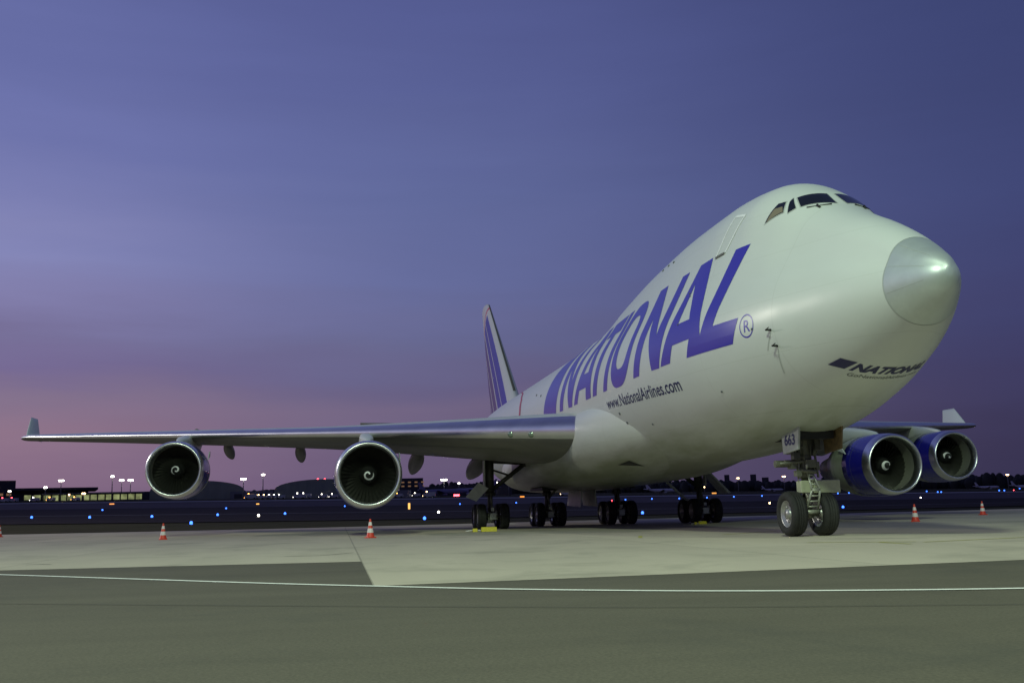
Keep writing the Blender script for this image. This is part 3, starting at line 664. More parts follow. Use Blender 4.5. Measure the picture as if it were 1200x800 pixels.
for z in stations(9.6, 18.5, .5):
    le = 53.0+(z-8.4)*1.33; te_ = 66.4+(z-8.4)*.42; cc = te_-le; G.append([(le-.03+t*cc, s*(foil(t, .1)*cc+.012), z) for t, s in [(q, -1) for q in (.0025, .001)]+[(0, 0)]+[(q, 1) for q in (.001, .0025)]])
b.grid(G, True); b.build('leading_edge', m_gear, fin)

# ------------------------------------------------------------------ engines
def engine_parts():
    O = (0, 0, 0)
    b = MB(); b.lathe([(2.3, 1.415), (2.9, 1.375), (3.6, 1.27), (4.35, 1.11), (4.33, 1.08), (3.4, 1.16), (2.6, 1.2)], O, 'x', 72); e = b.build('engine', m_fair)
    b = MB(); b.lathe([(.5, 1.387), (.9, 1.41), (1.4, 1.422), (1.8, 1.422), (2.295, 1.415), (2.295, 1.40)], O, 'x', 72); b.build('inlet_cowl', m_blue, e)
    b = MB(); b.lathe([(.46, 1.132), (.3, 1.136), (.16, 1.155), (.07, 1.185), (.02, 1.215), (0, 1.25), (.025, 1.283), (.09, 1.32), (.2, 1.347), (.35, 1.369), (.498, 1.385)], O, 'x', 96); b.build('inlet_lip', m_chrome, e)
    b = MB(); b.lathe([(.46, 1.131), (.8, 1.16), (1.2, 1.195), (1.75, 1.2)], O, 'x', 72); b.build('inlet_duct', m_duct, e)
    b = MB()
    for i in range(38):
        a = 2*PI*i/38; P = []
        for r_, tw, ch in ((.36, 20, .16), (.6, 32, .2), (.9, 48, .24), (1.185, 60, .27)):
            ct, s_ = math.cos(R(tw))*ch/2, math.sin(R(tw))*ch/2
            for sg in (-1, 1):
                x = 1.32+sg*ct; off = sg*s_; P.append((x, r_*math.cos(a)-off*math.sin(a), r_*math.sin(a)+off*math.cos(a)))
        b.add(P, [(0, 1, 3, 2), (2, 3, 5, 4), (4, 5, 7, 6)], True)
    b.lathe([(1.6, 0.01), (1.6, 1.19)], O, 'x', 48); b.build('fan', m_fan, e)
    b = MB(); b.lathe([(.62, .004), (.66, .07), (.75, .14), (.95, .25), (1.2, .36), (1.4, .385)], O, 'x', 40); b.build('spinner', m_black, e)
    b = MB(); G = []
    for k in range(60):
        f = k/59; a = f*2.05*PI; rc_ = .04+.175*min(f*1.2, 1)**.85; wd = .034*(1 if f < .85 else (1-f)/.15*.9+.1); row = []
        for s_ in (-1, 0, 1):
            r_ = rc_+s_*wd; x = np.interp(r_, [0, .07, .14, .25, .36], [.62, .66, .75, .95, 1.2])-.012; row.append((x, -r_*math.cos(a+.6), r_*math.sin(a+.6)))
        G.append(row)
    b.grid(G, True); b.build('spiral_mark', m_spiral, e)
    b = MB(); b.lathe([(4.0, .93), (4.6, .84), (5.6, .66), (6.4, .5), (6.38, .46), (6.0, .44)], O, 'x', 40); b.lathe([(6.0, .36), (6.6, .26), (7.2, .02)], O, 'x', 32); b.lathe([(4.1, .9), (4.1, 1.1)], O, 'x', 32); b.build('core_nozzle', m_core, e)
    # seams of the cowl doors
    for a_, r1_ in ((1.5, 1.424), (3.3, 1.331)): b = MB(); b.lathe([(a_, r1_), (a_+.02, r1_)], O, 'x', 72); b.build('cowl_seam', m_grey, e)
    return e
proto = engine_parts()
epos = [(22.6, 11.68, 2.5), (32.0, 20.75, 3.25), (22.6, -11.55, 2.5), (32.0, -20.7, 3.24)]
for i, pz in enumerate(epos):
    e = proto if i == 0 else copy_tree(proto); e.parent = plane; e.location = pz; e.rotation_euler = (R((0, 40, -25, 60)[i]) if 0 else 0, 0, 0)
    for ch in e.children:
        if ch.name.startswith('spiral_mark'): ch.rotation_euler = (R((20, 150, 75, 190)[i]), 0, 0)
    # pylon
    x0, y, z0 = pz; le, c_, zl, _ = wing_at(y); G = []
    for k in range(25):
        f = k/24; x = x0+1.2+f*(le+5.5-x0-1.2)
        g_ = max(0, (x-x0-1.2)/(le-x0-1.2))
        if x < le: top = z0+1.36+(zl-.02-z0-1.36)*min(1, g_)**.62+.02; 
        else: top = wing_pt(y, (x-le)/c_, False, 1)[2]+.1
        bot = z0+1.27-max(0, x-(x0+3.2))*.14; bot = bot if x < le+2 else bot+(top-bot)*(x-le-2)/3.5*.95
        hw = .28*math.sin(min(1, (f+.02)*4)*PI/2)*(1-.6*max(0, f-.6)/.4)+.02
        row = []
        for t in np.linspace(0, 2*PI, 25)[:-1]:
            cc, ss = math.cos(t), math.sin(t); n = 3.2
            row.append((x, y+math.copysign(abs(cc)**(2/n), cc)*hw, (top+bot)/2+math.copysign(abs(ss)**(2/n), ss)*(top-bot)/2))
        G.append(row)
    b = MB(); b.grid(G, True, closed=True); b.build('pylon', m_fair, plane)
    b = MB(); sg = 1 if y > 0 else -1; b.prism([(x0+1.9, z0+.55), (x0+2.6, z0+.75), (x0+2.6, z0+.98), (x0+2.3, z0+.95)], y-sg*1.36, y-sg*1.40); b.build('nacelle_strake', m_door, e); b_ = e.children[-1]
    for ch in e.children:
        if ch.name.startswith('nacelle_strake'): ch.location = (-x0, -y, -z0)

# ------------------------------------------------------------------ landing gear
def wheel(parent, c, r=.62, w=.44, side=1):
    b = MB(); h = w/2
    pr_ = [(-h*.72, r*.58), (-h*.95, r*.68), (-h, r*.80), (-h*.9, r*.91), (-h*.62, r*.985), (-h*.34, r), (-h*.32, r*.985), (-h*.26, r*.985), (-h*.24, r*1.002), (-.02, r*1.004), (-.012, r*.988), (.012, r*.988), (.02, r*1.004), (h*.24, r*1.002), (h*.26, r*.985), (h*.32, r*.985), (h*.34, r), (h*.62, r*.985), (h*.9, r*.91), (h, r*.80), (h*.95, r*.68), (h*.72, r*.58)]
    b.lathe(pr_, c, 'y', 56); ty = b.build('tyre', m_tyre, parent)
    b = MB()
    for s in (1, -1):
        b.lathe([(s*h*.74, r*.59), (s*h*.70, r*.54), (s*h*.35, r*.48), (s*h*.25, r*.30), (s*h*.5, r*.24), (s*h*.75, r*.2), (s*h*.8, .01)], c, 'y', 40)
        for i in range(9):
            a = 2*PI*i/9; p = Vector(c)+Vector((r*.39*math.sin(a), s*h*.30, r*.39*math.cos(a))); b.tube(p-Vector((0, s*.02, 0)), p+Vector((0, s*.035, 0)), .028, n=8)
    b.build('rim', m_rim, parent); return ty
NX = 7.6
b = MB()
b.tube((NX, 0, 1.6), (NX+.12, 0, 3.3), .21, .24, 20); b.tube((NX-.25, .28, 1.6), (NX-.1, .2, 2.7), .03, n=8); b.tube((NX-.2, -.3, 1.6), (NX-.1, -.25, 2.7), .035, n=8); b.box((NX-.25, -.05, 1.98), (.16, .3, .22)); b.box((NX-.2, .3, 1.72), (.2, .16, .16)); b.tube((NX-.28, -.2, 1.75), (NX-.28, .25, 1.8), .06, n=10); b.tube((NX-.3, .05, 1.6), (NX-.22, .12, 2.4), .022, n=8); b.tube((NX, 0, 1.72), (NX, 0, 1.84), .215, n=20); b.tube((NX+.02, 0, 2.1), (NX+.03, 0, 2.22), .22, n=20)
b.tube((NX+.1, .0, 2.25), (NX+1.35, .0, 3.0), .07, n=12); b.tube((NX+.05, -.32, 2.7), (NX+.05, .32, 2.7), .06, n=12)
b.tube((NX-.05, -.3, 2.02), (NX-.05, .62, 2.02), .085, n=14); b.tube((NX-.22, .1, 2.05), (NX-.05, .75, 2.0), .05, n=12); b.tube((NX+.05, .45, 2.0), (NX+.05, .85, 2.0), .1, n=12)
b.box((NX-.02, .35, 1.95), (.3, .2, .2)); b.box((NX-.02, -.3, 1.92), (.26, .18, .24)); b.box((NX-.12, .2, 2.36), (.14, .24, .2))
b.tube((NX-.2, .12, 2.3), (NX-.25, .12, 1.8), .02, n=8); b.tube((NX-.2, -.12, 2.5), (NX-.24, -.1, 1.7), .018, n=8); b.tube((NX-.16, .2, 2.6), (NX-.2, .3, 1.5), .016, n=8)
ng = b.build('nose_gear', m_gear, plane, .01)
b = MB(); b.tube((NX, 0, .6), (NX, 0, 1.75), .115, n=20); b.build('oleo_piston', m_oleo, ng)
b = MB(); b.tube((NX, -.62, .62), (NX, .62, .62), .09, n=16); b.tube((NX, 0, .48), (NX, 0, .78), .16, n=16); b.build('axle', m_gear, ng)
# torque links with lightening holes, in front of the strut
b = MB()
def link(pa, pb, wa, wb, th_=.05):
    pa, pb = Vector(pa), Vector(pb); nseg = 4; d = pb-pa
    for s in (-1, 1):
        b.tube(pa+Vector((0, s*wa, 0)), pb+Vector((0, s*wb, 0)), .032, .028, 10)
    for k in range(nseg+1):
        f = k/nseg; w_ = wa+(wb-wa)*f; p = pa+d*f; b.tube(p+Vector((0, -w_, 0)), p+Vector((0, w_, 0)), .024, n=8)
link((NX-.18, -.05, 1.80), (NX-.5, -.05, 1.28), .06, .12); link((NX-.5, -.05, 1.24), (NX-.16, -.05, .66), .12, .18)
b.tube((NX-.2, -.25, .66), (NX-.2, .17, .66), .06, n=12); b.tube((NX-.2, .06, 1.78), (NX-.42, .12, 1.95), .03, n=8); b.build('torque_link', mat('link_light', (.40, .41, .34), .4, .3), ng)
b = MB(); b.box((NX-.16, .105, 1.35), (.30, .37, .34)); b.build('light_box', m_box, ng, .03)
b = MB(); b.box((NX-.12, -.50, 1.35), (.34, .80, .36)); b.build('light_box', m_box, ng, .03)
for s in (1, -1):
    wheel(ng, (NX, s*.46, .62), .62, .46)
# nose gear bay and doors
b = MB(); b.box((NX+.5, 0, 2.75), (2.7, 1.05, .22)); b.build('gear_bay', m_black, ng)
b = MB(); b.box((NX+.1, 0, 2.52), (.5, .7, .5)); b.tube((NX-.3, .35, 2.75), (NX-.15, .2, 2.2), .05, n=8); b.tube((NX-.3, -.35, 2.75), (NX-.15, -.2, 2.2), .05, n=8); b.box((NX-.2, -.3, 2.5), (.2, .16, .3)); b.box((NX-.25, .36, 2.2), (.2, .2, .2)); b.build('trunnion', m_gear_dk, ng, .01)
for s, y in ((1, .62), (-1, -.62)):
    b = MB(); b.prism([(6.42, 2.98), (7.55, 2.80), (7.5, 2.26), (6.55, 2.34)], y-.03, y+.03); d = b.build('gear_door', m_plate if s > 0 else m_bay, ng, .01)
V, F = text_tris('663', .40, 0, .012, 'CENTER', .2); V[:, 1] -= V[:, 1].max()/2
text_decal('number_663', V, F, lambda u, v: Vector((7.02-u*1.15, .655, 2.64+v)), m_navy, ng)

def bogie(xc, yc, top, name, wsp=.56, base=1.47, tilt=0):
    b = MB(); b.tube((xc, yc, .62), (xc, yc, 1.9), .13, n=18); b.tube((xc, yc, 1.7), (xc+.1, top[1], top[2]), .21, .24, 18); b.tube((xc, yc, 1.62), (xc, yc, 1.78), .27, n=18)
    b.tube((xc+.2, yc, 2.6), (xc+1.6, yc-.0, 3.3), .08, n=12)
    g_ = b.build(name, m_gear_dk, plane)
    b = MB(); b.tube((xc-base/2-.12, yc, .60), (xc+base/2+.12, yc, .60), .14, n=14); 
    for dx in (-base/2, base/2): b.tube((xc+dx, yc-wsp-.15, .62), (xc+dx, yc+wsp+.15, .62), .085, n=12); b.tube((xc+dx, yc-.24, .62), (xc+dx, yc+.24, .62), .2, n=16)
    b.tube((xc-.25, yc, 1.75), (xc-.55, yc, 1.2), .05, n=8); b.tube((xc-.55, yc, 1.2), (xc-.2, yc, .7), .05, n=8); b.build('bogie_beam', m_gear, g_)
    b = MB()
    for k in range(7): 
        a = k*.9; b.tube((xc-base/2-.17, yc-.2+.07*k, .45+.16*math.sin(a)), (xc-base/2-.17, yc-.18+.07*k, .8+.1*math.cos(a)), .022, n=6)
    b.box((xc-base/2-.15, yc, .62), (.12, .3, .3)); b.box((xc-base/2-.15, yc+.02, .95), (.1, .14, .16)); b.build('brake_lines', mat('brake_metal', (.5, .52, .45), .4, .5, noise=.5, nscale=20), g_)
    for dx in (-base/2, base/2):
        for s in (1, -1): wheel(g_, (xc+dx, yc+s*wsp, .62), .62, .44)
    return g_
for sg in (1, -1):
    g_ = bogie(31.3, sg*5.45, (31.4, sg*5.45, 3.9), 'wing_gear')
    b = MB(); b.tube((31.4, sg*5.4, 3.3), (31.2, sg*3.4, 3.15), .07, n=10); b.tube((31.35, sg*5.35, 1.9), (31.2, sg*3.7, 3.15), .11, n=12); b.tube((31.35, sg*5.3, 2.9), (31.25, sg*4.3, 2.55), .05, n=10)
    b.tube((31.2, sg*3.75, 3.15), (31.2, sg*3.0, 3.05), .12, n=10); b.build('side_brace', m_gear_dk, g_)
    # door hung outboard of the leg
    b = MB()
    if sg > 0: b.prism([(6.74, 1.59), (6.09, 2.28), (5.60, 1.98), (6.22, 1.36)], 30.7, 30.77, 'x')
    else: b.prism([(-5.75, 2.5), (-5.85, 2.5), (-6.85, 1.48), (-6.72, 1.46)], 30.4, 31.6, 'x')
    b.build('gear_door', m_door, g_)
    b = MB(); b.prism([(30.95, 3.35), (31.35, 3.35), (31.4, 2.0), (31.0, 1.9)], sg*5.72, sg*5.78); b.build('leg_door', m_door, g_)
    if sg < 0: b = MB(); b.tube((31.3, sg*3.5, 2.35), (31.3, sg*4.75, 1.2), .07, n=10); b.tube((31.3, sg*4.75, 1.2), (31.3, sg*5.3, 1.1), .06, n=8); b.build('drag_strut', m_door if sg < 0 else m_gear_dk, g_)
    h_ = bogie(34.4, sg*1.92, (34.5, sg*1.92, 2.6), 'body_gear')
    b = MB(); Gd = [(32.9, sg*.28, 2.2), (36.0, sg*.28, 2.2), (36.0, sg*.42, 1.05), (32.9, sg*.42, .95)]; G2 = [(x, y+sg*.05, z) for x, y, z in Gd]
    b.add(Gd+G2, [(0, 1, 2, 3), (7, 6, 5, 4), (0, 4, 5, 1), (1, 5, 6, 2), (2, 6, 7, 3), (3, 7, 4, 0)]); b.build('gear_door', m_door, h_)
    b = MB(); b.tube((33.2, sg*1.5, 2.1), (34.3, sg*1.9, 1.4), .06, n=10); b.build('drag_strut', m_gear, h_)
# bays in the belly
b = MB(); b.box((34.4, 0, 1.93), (3.3, 5.0, .12)); b.build('gear_bay', m_black, plane)

# ------------------------------------------------------------------ apron items
m_cone = mat('cone_orange_red', (.72, .06, .03), .5); m_cw = mat('cone_white_band', (.80, .74, .72), .45)
def make_cone():
    r_ = empty('traffic_cone')
    b = MB(); b.box((0, 0, .02), (.34, .34, .04)); b.build('base', m_cone, r_, .01)
    b = MB(); b.lathe([(.04, .17), (.10, .14), (.70, .03), (.72, .025), (.72, .0)], (0, 0, 0), 'z', 28); b.build('cone_body', m_cone, r_)
    for z0_, z1_ in ((.20, .36), (.47, .60)):
        rr = lambda z: .14-(z-.10)*.11/.6+.004
        b = MB(); b.lathe([(z0_, rr(z0_)), (z1_, rr(z1_))], (0, 0, 0), 'z', 28); b.build('reflective_band', m_cw, r_)
    return r_
cone0 = make_cone(); first = True
for px, py, lab in ((434, 630, 'red and white traffic cone below the inner one of the two left engines'), (191, 632, 'red and white traffic cone below the outermost engine on the left'), (1073, 611, 'red and white traffic cone below the right inboard engine with blue cowl'), (1152, 603, 'red and white traffic cone furthest to the right, below the outer right engine'), (-1, 629, 'red and white traffic cone cut off by the left edge of the photo')):
    c_ = cone0 if first else copy_tree(cone0); first = False
    c_.location = ground_at(px, py); c_.rotation_euler.z = random.uniform(0, 1.5); tag(c_, lab, 'cone', 'traffic cones around the aircraft')
m_yel = mat('chock_yellow', (.62, .52, .03), .55, noise=.2, nscale=12)
def chock(px, py, lab, rz):
    p = ground_at(px, py); r_ = empty('wheel_chock', p, rz)
    b = MB(); b.prism([(-.16, 0), (.16, 0), (.10, .21), (-.04, .24)], -.42, .42); b.build('wedge', m_yel, r_, .02)
    b = MB(); b.prism([(-.12, 0), (.12, 0), (.08, .17), (-.04, .18)], .62, .88); b.build('end_block', m_yel, r_, .02)
    b = MB(); b.tube((0, .42, .08), (0, .62, .09), .025, n=8); b.tube((0, .88, .09), (-.05, 1.25, .05), .03, n=8); b.build('rope', m_cw, r_)
    return tag(r_, lab, 'wheel chock', 'yellow chocks at the main wheels')
chock(573, 622.5, 'bright yellow wheel chock before the leftmost main landing gear', 0).scale = (.85, .82, .85)
chock(823, 613.8, 'yellow wheel chock in the shade before the rightmost main landing gear', .2).scale = (.6, .5, .6)

# ------------------------------------------------------------------ taxiway lights
gl_blue = glow('blue_lamp_glass', (.045, .17, 1.0), 4.2); gl_white = glow('white_lamp_glass', (1, .93, .8), 9); gl_red = glow('red_lamp_glass', (1, .06, .08), 10); gl_or = glow('orange_lamp_glass', (1, .42, .08), 10); gl_flood = glow('floodlight_glass', (1, .93, .82), 16); gl_warm = glow('warm_lamp_glass', (1, .62, .3), 12)
gl_cyan = glow('cyan_lamp_glass', (.12, .55, 1.0), 20)
m_post = mat('lamp_post_grey', (.14, .14, .15), .5)
def make_tl(g_, name='taxiway_light'):
    r_ = empty(name); b = MB(); b.tube((0, 0, 0), (0, 0, .2), .05, n=10); b.lathe([(.0, .11), (.03, .11), (.04, .05)], (0, 0, 0), 'z', 12); b.build('stem', m_post, r_)
    b = MB(); b.lathe([(.2, .10), (.26, .13), (.38, .13), (.46, .08), (.49, .005)], (0, 0, 0), 'z', 14); b.build('lens', g_, r_); return r_
BL = [(37, 607), (105, 607), (120, 598), (178, 606), (224, 614), (255, 604), (265, 596), (334, 602.5), (404, 593.5), (497.5, 608.5), (539, 591), (605, 589.5), (670, 587.5), (733, 586), (753, 602), (764, 585), (796, 584.5), (828.5, 583.5), (860, 582.5), (893, 581.5), (982, 578.5), (995, 578), (1000, 578), (988, 595), (1086, 576), (1099, 577), (1103, 577), (1171, 575), (1177, 575), (1195, 572.5)]
def describe(px):
    return ('far left' if px < 150 else 'under the left wing' if px < 480 else 'between the left main gear legs' if px < 700 else 'behind the middle main gear' if px < 850 else 'near the nose wheels' if px < 1010 else 'under the right engines' if px < 1120 else 'far right')
BLAB = ['blue lamp nearest the left edge, under the dark terminal', 'blue lamp below the white masts, in the nearer row', 'blue lamp just below the orange sign at the glass pier', 'blue lamp just left of the cone under the outermost left engine',
 'largest blue lamp right of the cone under the outermost left engine', 'blue lamp under the right end of the left arched hangar', 'farther blue lamp just above another, right of the outermost left engine', 'blue lamp midway between the two left engines, below the row of vehicles',
 'blue lamp touching the lower left rim of the inner left engine', 'large blue lamp right of the inner left engine, left of the main wheels', 'small blue lamp left of the leftmost main gear strut', 'small blue lamp just right of the leftmost main gear strut',
 'small blue lamp above the second pair of main wheels from the left', 'small blue lamp above the third pair of main wheels', 'large bright blue lamp touching the right side of the third pair of main wheels', 'small blue lamp just above right of the large one by the third main wheels',
 'small blue lamp left of the rightmost main gear', 'small blue lamp behind the rightmost main gear strut', 'small blue lamp just right of the rightmost main gear', 'small blue lamp midway between the rightmost main gear and the nose wheel',
 'blue lamp just right of the nose gear light box', 'left one of the touching pair of blue lamps under the right inboard engine', 'right one of the touching pair of blue lamps under the right inboard engine', 'large blue lamp beside the right nose wheel',
 'single small blue lamp right of the right inboard engine', 'left one of the close pair of blue lamps under the right outer engine', 'right one of the close pair of blue lamps under the right outer engine', 'left one of two blue lamps below the small parked jet at the right',
 'right one of two blue lamps left of the tiny red lamp', 'blue lamp nearest the right edge, just right of the tiny red lamp']
proto_l = make_tl(gl_blue); used = False
for i, (px, py) in enumerate(BL):
    p = ground_at(px, py); o = copy_tree(proto_l) if used else proto_l; used = True
    s = float((np.array(p[:2])-CPOS[:2])@AX); k = max(1, s*.0048); o.location = p; o.scale = (k, k, min(k, 2.2))
    o.location.z = p.z-.2*min(k, 2.2)
    tag(o, BLAB[i], 'taxiway light', 'blue taxiway edge lamps')
for px, py, gg, nm, lab, grp in ((303, 605, gl_white, 'marker_light', 'small white lamp low in the dark taxiway under the left wing', None), (514, 601, gl_white, 'marker_light', 'small white lamp left of the leftmost main wheels', None), (902, 590, gl_warm, 'marker_light', 'tiny warm lamp just left of the nose wheels', None), (1079, 583.5, gl_white, 'marker_light', 'small white lamp below the right inboard engine', None), (1188, 574.5, gl_red, 'stop_light', 'tiny red lamp between blue lamps at the far right', None), (717, 587, gl_red, 'stop_light', 'small red lamp behind the hanging centre gear doors', None)):
    o = make_tl(gg, nm); p = ground_at(px, py); s = float((np.array(p[:2])-CPOS[:2])@AX); k = max(1, s*.0030); o.scale = (k, k, min(k, 1.6)); o.location = p; o.location.z -= .2*min(k, 1.6); tag(o, lab, 'lamp')

# ------------------------------------------------------------------ far background
m_bdark = mat('building_dark', (.035, .032, .04), .7, noise=.2, nscale=.1); m_bgreen = mat('hangar_green', (.24, .26, .20), .7, noise=.15, nscale=.2, stretch=(1, 1, .1)); m_bgrey = mat('building_grey', (.16, .16, .18), .7)
m_lit = bpy.data.materials.new('lit_hall_glass'); m_lit.use_nodes = True; t = m_lit.node_tree; p_ = t.nodes['Principled BSDF']; p_.inputs['Base Color'].default_value = (.1, .1, .05, 1)
c = N('ShaderNodeTexCoord', t); nn = N('ShaderNodeTexNoise', t); nn.inputs['Scale'].default_value = .22; nn.inputs['Detail'].default_value = 3; L(c.outputs['Object'], nn.inputs[0], t); r_ = N('ShaderNodeMapRange', t); L(nn.outputs[0], r_.inputs[0], t); r_.inputs[1].default_value = .3; r_.inputs[2].default_value = .7; r_.inputs[3].default_value = .09; r_.inputs[4].default_value = .36
p_.inputs['Emission Color'].default_value = (.85, .95, .42, 1); L(r_.outputs[0], p_.inputs['Emission Strength'], t); m_lit.cycles.emission_sampling = 'NONE'
m_win = glow('lit_window_warm', (1, .55, .3), .16)
def frame_at(px, s):
    x, y, _ = Wp(px, 580, s); return Vector((x, y, tz(x, y)))
def zat(px, py, s): return float(Wp(px, py, s)[2])
ANG = YAW
def building(name, px0, px1, pyt, s, depth, m, label, cat='building', curved=0, parent_parts=None):
    a, c_ = frame_at(px0, s), frame_at(px1, s); mid = (a+c_)/2; ra = math.atan2(mid.y-CPOS[1], mid.x-CPOS[0]); w_ = (a-c_).length*math.cos(ra-ANG);  zt_ = zat((px0+px1)/2, pyt, s); h = zt_-mid.z+.5
    r_ = empty(name, (mid.x, mid.y, mid.z-.5), ra); tag(r_, label, cat)
    b = MB()
    if curved:
        P = [(-w_/2, 0), (w_/2, 0)]+[(w_/2*math.cos(t), h*(1-curved)+h*curved*math.sin(t)) for t in np.linspace(0, PI, 19)]
        b.prism([(y, z) for y, z in P], 0, depth, 'x')
    else: b.box((depth/2, 0, h/2), (depth, w_, h))
    b.build('wall', m, r_); return r_, w_, h
S1 = 700
r_, w_, h_ = building('terminal_block', -30, 18, 563, S1, 25, m_bdark, 'dark square block of the terminal at the far left edge')
for k in range(5): b = MB(); b.box((-.1, -w_/2+4+k*5, h_*.35), (.1, 3, 1.6)); b.build('window', m_win, r_)
r_, w_, h_ = building('terminal_hall', 18, 104, 574, S1+15, 50, m_bdark, 'long dark terminal hall with an overhanging flat roof at the left')
b = MB(); b.box((20, -2, h_+.6), (56, w_+8, 1.6)); b.build('roof', m_bdark, r_)
for k in range(4): b = MB(); b.box((-.1, w_/2-8-k*6, h_*.38), (.1, 4.2, 3.2)); b.build('window', m_lit, r_)
r_, w_, h_ = building('glass_pier', 52, 168, 578, S1-25, 14, m_bdark, 'long low pier with yellow green lit glass panels behind the left engine')
npn = 13
for k in range(npn):
    y = w_/2-(k+.5)*w_/npn; b = MB(); b.box((-.15, y, h_*.52), (.1, w_/npn-.9, h_*.68)); b.build('lit_panel', m_lit, r_)
b = MB(); b.box((4, 0, h_+.2), (18, w_+2, .5)); b.build('roof', m_bgrey, r_)
r_, w_, h_ = building('low_annex', 104, 180, 576, S1+25, 20, m_bdark, 'low dark annex joined to the right end of the terminal')
r_, w_, h_ = building('hangar', 176, 286, 563, S1, 90, m_bgreen, 'dark green hangar with arched roof behind the outermost left engine', 'hangar', .5)
b = MB(); b.box((-.3, 0, h_*.25), (.4, w_*.7, h_*.5)); b.build('hangar_door', m_bgreen, r_)
r_, w_, h_ = building('hangar', 322, 436, 561, S1, 90, m_bgreen, 'dark green arched hangar with red roof lamps behind the inner left engine', 'hangar', .5)
b = MB(); b.box((-.3, 0, h_*.22), (.4, w_*.7, h_*.45)); b.build('hangar_door', m_bgreen, r_)
for k, px in enumerate((372.5, 380.5)):
    p = Wp(px, 561.5, S1+5); q = MB(); q.lathe([(-.7, .01), (-.4, .6), (.4, .6), (.7, .01)], (p[0], p[1], p[2]), 'z', 10); o = q.build('obstruction_lamp', gl_red); tag(o, ('left' if k == 0 else 'right')+' one of the two red lamps on the arched hangar roof', 'lamp')
r_, w_, h_ = building('gate_building', 270, 320, 575, S1-10, 12, m_bgrey, 'pale framed low building between the two arched hangars')
for k in range(3): b = MB(); b.box((-.1, w_/2-5-k*8, h_*.4), (.1, 5, 3)); b.build('window', m_win if k == 1 else m_bdark, r_)
building('grey_shed', 461, 482, 574, S1-60, 20, m_bgrey, 'pale grey box shed right of the inner left engine')
r_, w_, h_ = building('office_block', 468, 496, 560, S1+160, 30, m_bdark, 'dark office block with few lit windows behind the grey shed')
for k in range(4):
    for j in range(2): b = MB(); b.box((-.1, w_/2-3-k*5.5, h_*.78-j*3.2), (.1, 2.4, 1.1)); b.build('window', m_win, r_)
building('long_shed', 496, 600, 569, S1+100, 30, m_bdark, 'long low dark shed behind the parked airliners left of centre')
for px, py, w0, lab in ((853, 556, 6, 'leftmost slim tower on the skyline left of the nose gear'), (884, 555.5, 7, 'tall slim tower block in the middle of the skyline left of the nose gear'), (898, 559, 8, 'lowest tower block on the skyline left of the nose gear')):
    building('tower_block', px-w0/2, px+w0/2, py, 1500, 15, m_bdark, lab, 'tower block')

# wood along the horizon
m_wood = mat('wood_dark', (.02, .022, .018), .9)
b = MB()
for row, (s, hh) in enumerate(((1180, 13), (1300, 16), (1420, 18))):
    n = 330
    for i in range(n):
        t_ = 560-1400*i/n+random.uniform(-3, 3); x, y = st(s+random.uniform(-20, 20), t_); h = hh*random.uniform(.75, 1.05)*(1.12 if t_ < -420 else .5 if t_ > 100 else .85)*(1+.12*math.sin(t_*.021)+.08*math.sin(t_*.067)); r_ = random.uniform(4, 7); z = tz(x, y)
        b.lathe([(-1, r_*.7), (h*.35, r_), (h*.6, r_*random.uniform(.7, 1)), (h*.88, r_*random.uniform(.5, .75)), (h, r_*.2)], (x, y, z), 'z', 7, smooth=True, a0=random.random()*6)
tag(b.build('far_wood', m_wood), 'dark band of woodland along the horizon behind the taxiways', 'wood', kind='stuff')

# high masts
def mast(px, py, s, lab, head, col=None, wide=1.0, n=3):
    p = frame_at(px, s); zt_ = zat(px, py, s); r_ = empty('floodlight_mast', p, ANG); h = zt_-p.z
    b = MB(); b.tube((0, 0, -.5), (0, 0, h-.3), .42, .2, 8); b.build('mast_pole', m_post, r_)
    b = MB(); b.tube((0, -wide*1.5, h-.35), (0, wide*1.5, h-.35), .15, n=6); b.build('crossbar', m_post, r_)
    for k in range(n):
        y = (k-(n-1)/2)*wide*1.15; b = MB(); b.lathe([(-.05, .05), (0, wide*.5), (.7, wide*.62), (.95, .02)], (0, y, h-.4), 'z', 12); b.build('lamp_head', head, r_)
    return tag(r_, lab, 'light mast', 'lit lamp masts on the horizon')
mast(71, 563, S1-60, 'wide headed floodlight mast rising behind the roof of the dark terminal hall', gl_flood)
mast(53, 571, S1-80, 'short bright floodlight mast before the dark terminal hall', gl_flood, wide=.9, n=2)
mast(131, 558, S1-60, 'tallest of the three white floodlight masts left of the outermost engine', gl_flood, wide=.95, n=2)
mast(142, 562.5, S1+60, 'middle one of the three white floodlight masts left of the outermost engine', gl_flood)
mast(152.5, 562.5, S1+60, 'right one of the three white floodlight masts left of the outermost engine', gl_flood, wide=1.15)
mast(285, 561, S1-70, 'floodlight mast with wide head over the right end of the left arched hangar', gl_flood)
mast(308, 556, S1-60, 'tall floodlight mast standing between the two arched hangars', gl_flood, wide=.95, n=2)
mast(520.5, 562, S1-40, 'bright floodlight mast between the inner left engine and the main gear', gl_flood, wide=1.15)
mast(538, 566, S1+90, 'dimmer small mast just right of the bright mast behind the parked airliners', gl_white, wide=.8, n=2)
mast(582, 565, S1+90, 'small white mast lamp just right of the leftmost main gear strut', gl_white, wide=.8, n=2)
mast(596.5, 564, S1, 'bright mast lamp seen through the brace of the leftmost main gear', gl_flood, wide=.9, n=2)
mast(11, 575.5, S1-60, 'lamp before the dark block at the far left edge', gl_white, wide=.8, n=2)
mast(98, 578, S1-90, 'warm lamp at the right end of the terminal roof', gl_warm, wide=.9, n=2)
mast(81, 579.5, S1-90, 'small warm lamp before the lit glass pier', gl_warm, wide=.7, n=1)
mast(866, 560, 900, 'orange street lamp in front of the skyline left of the nose gear', gl_warm, wide=1.0, n=2)
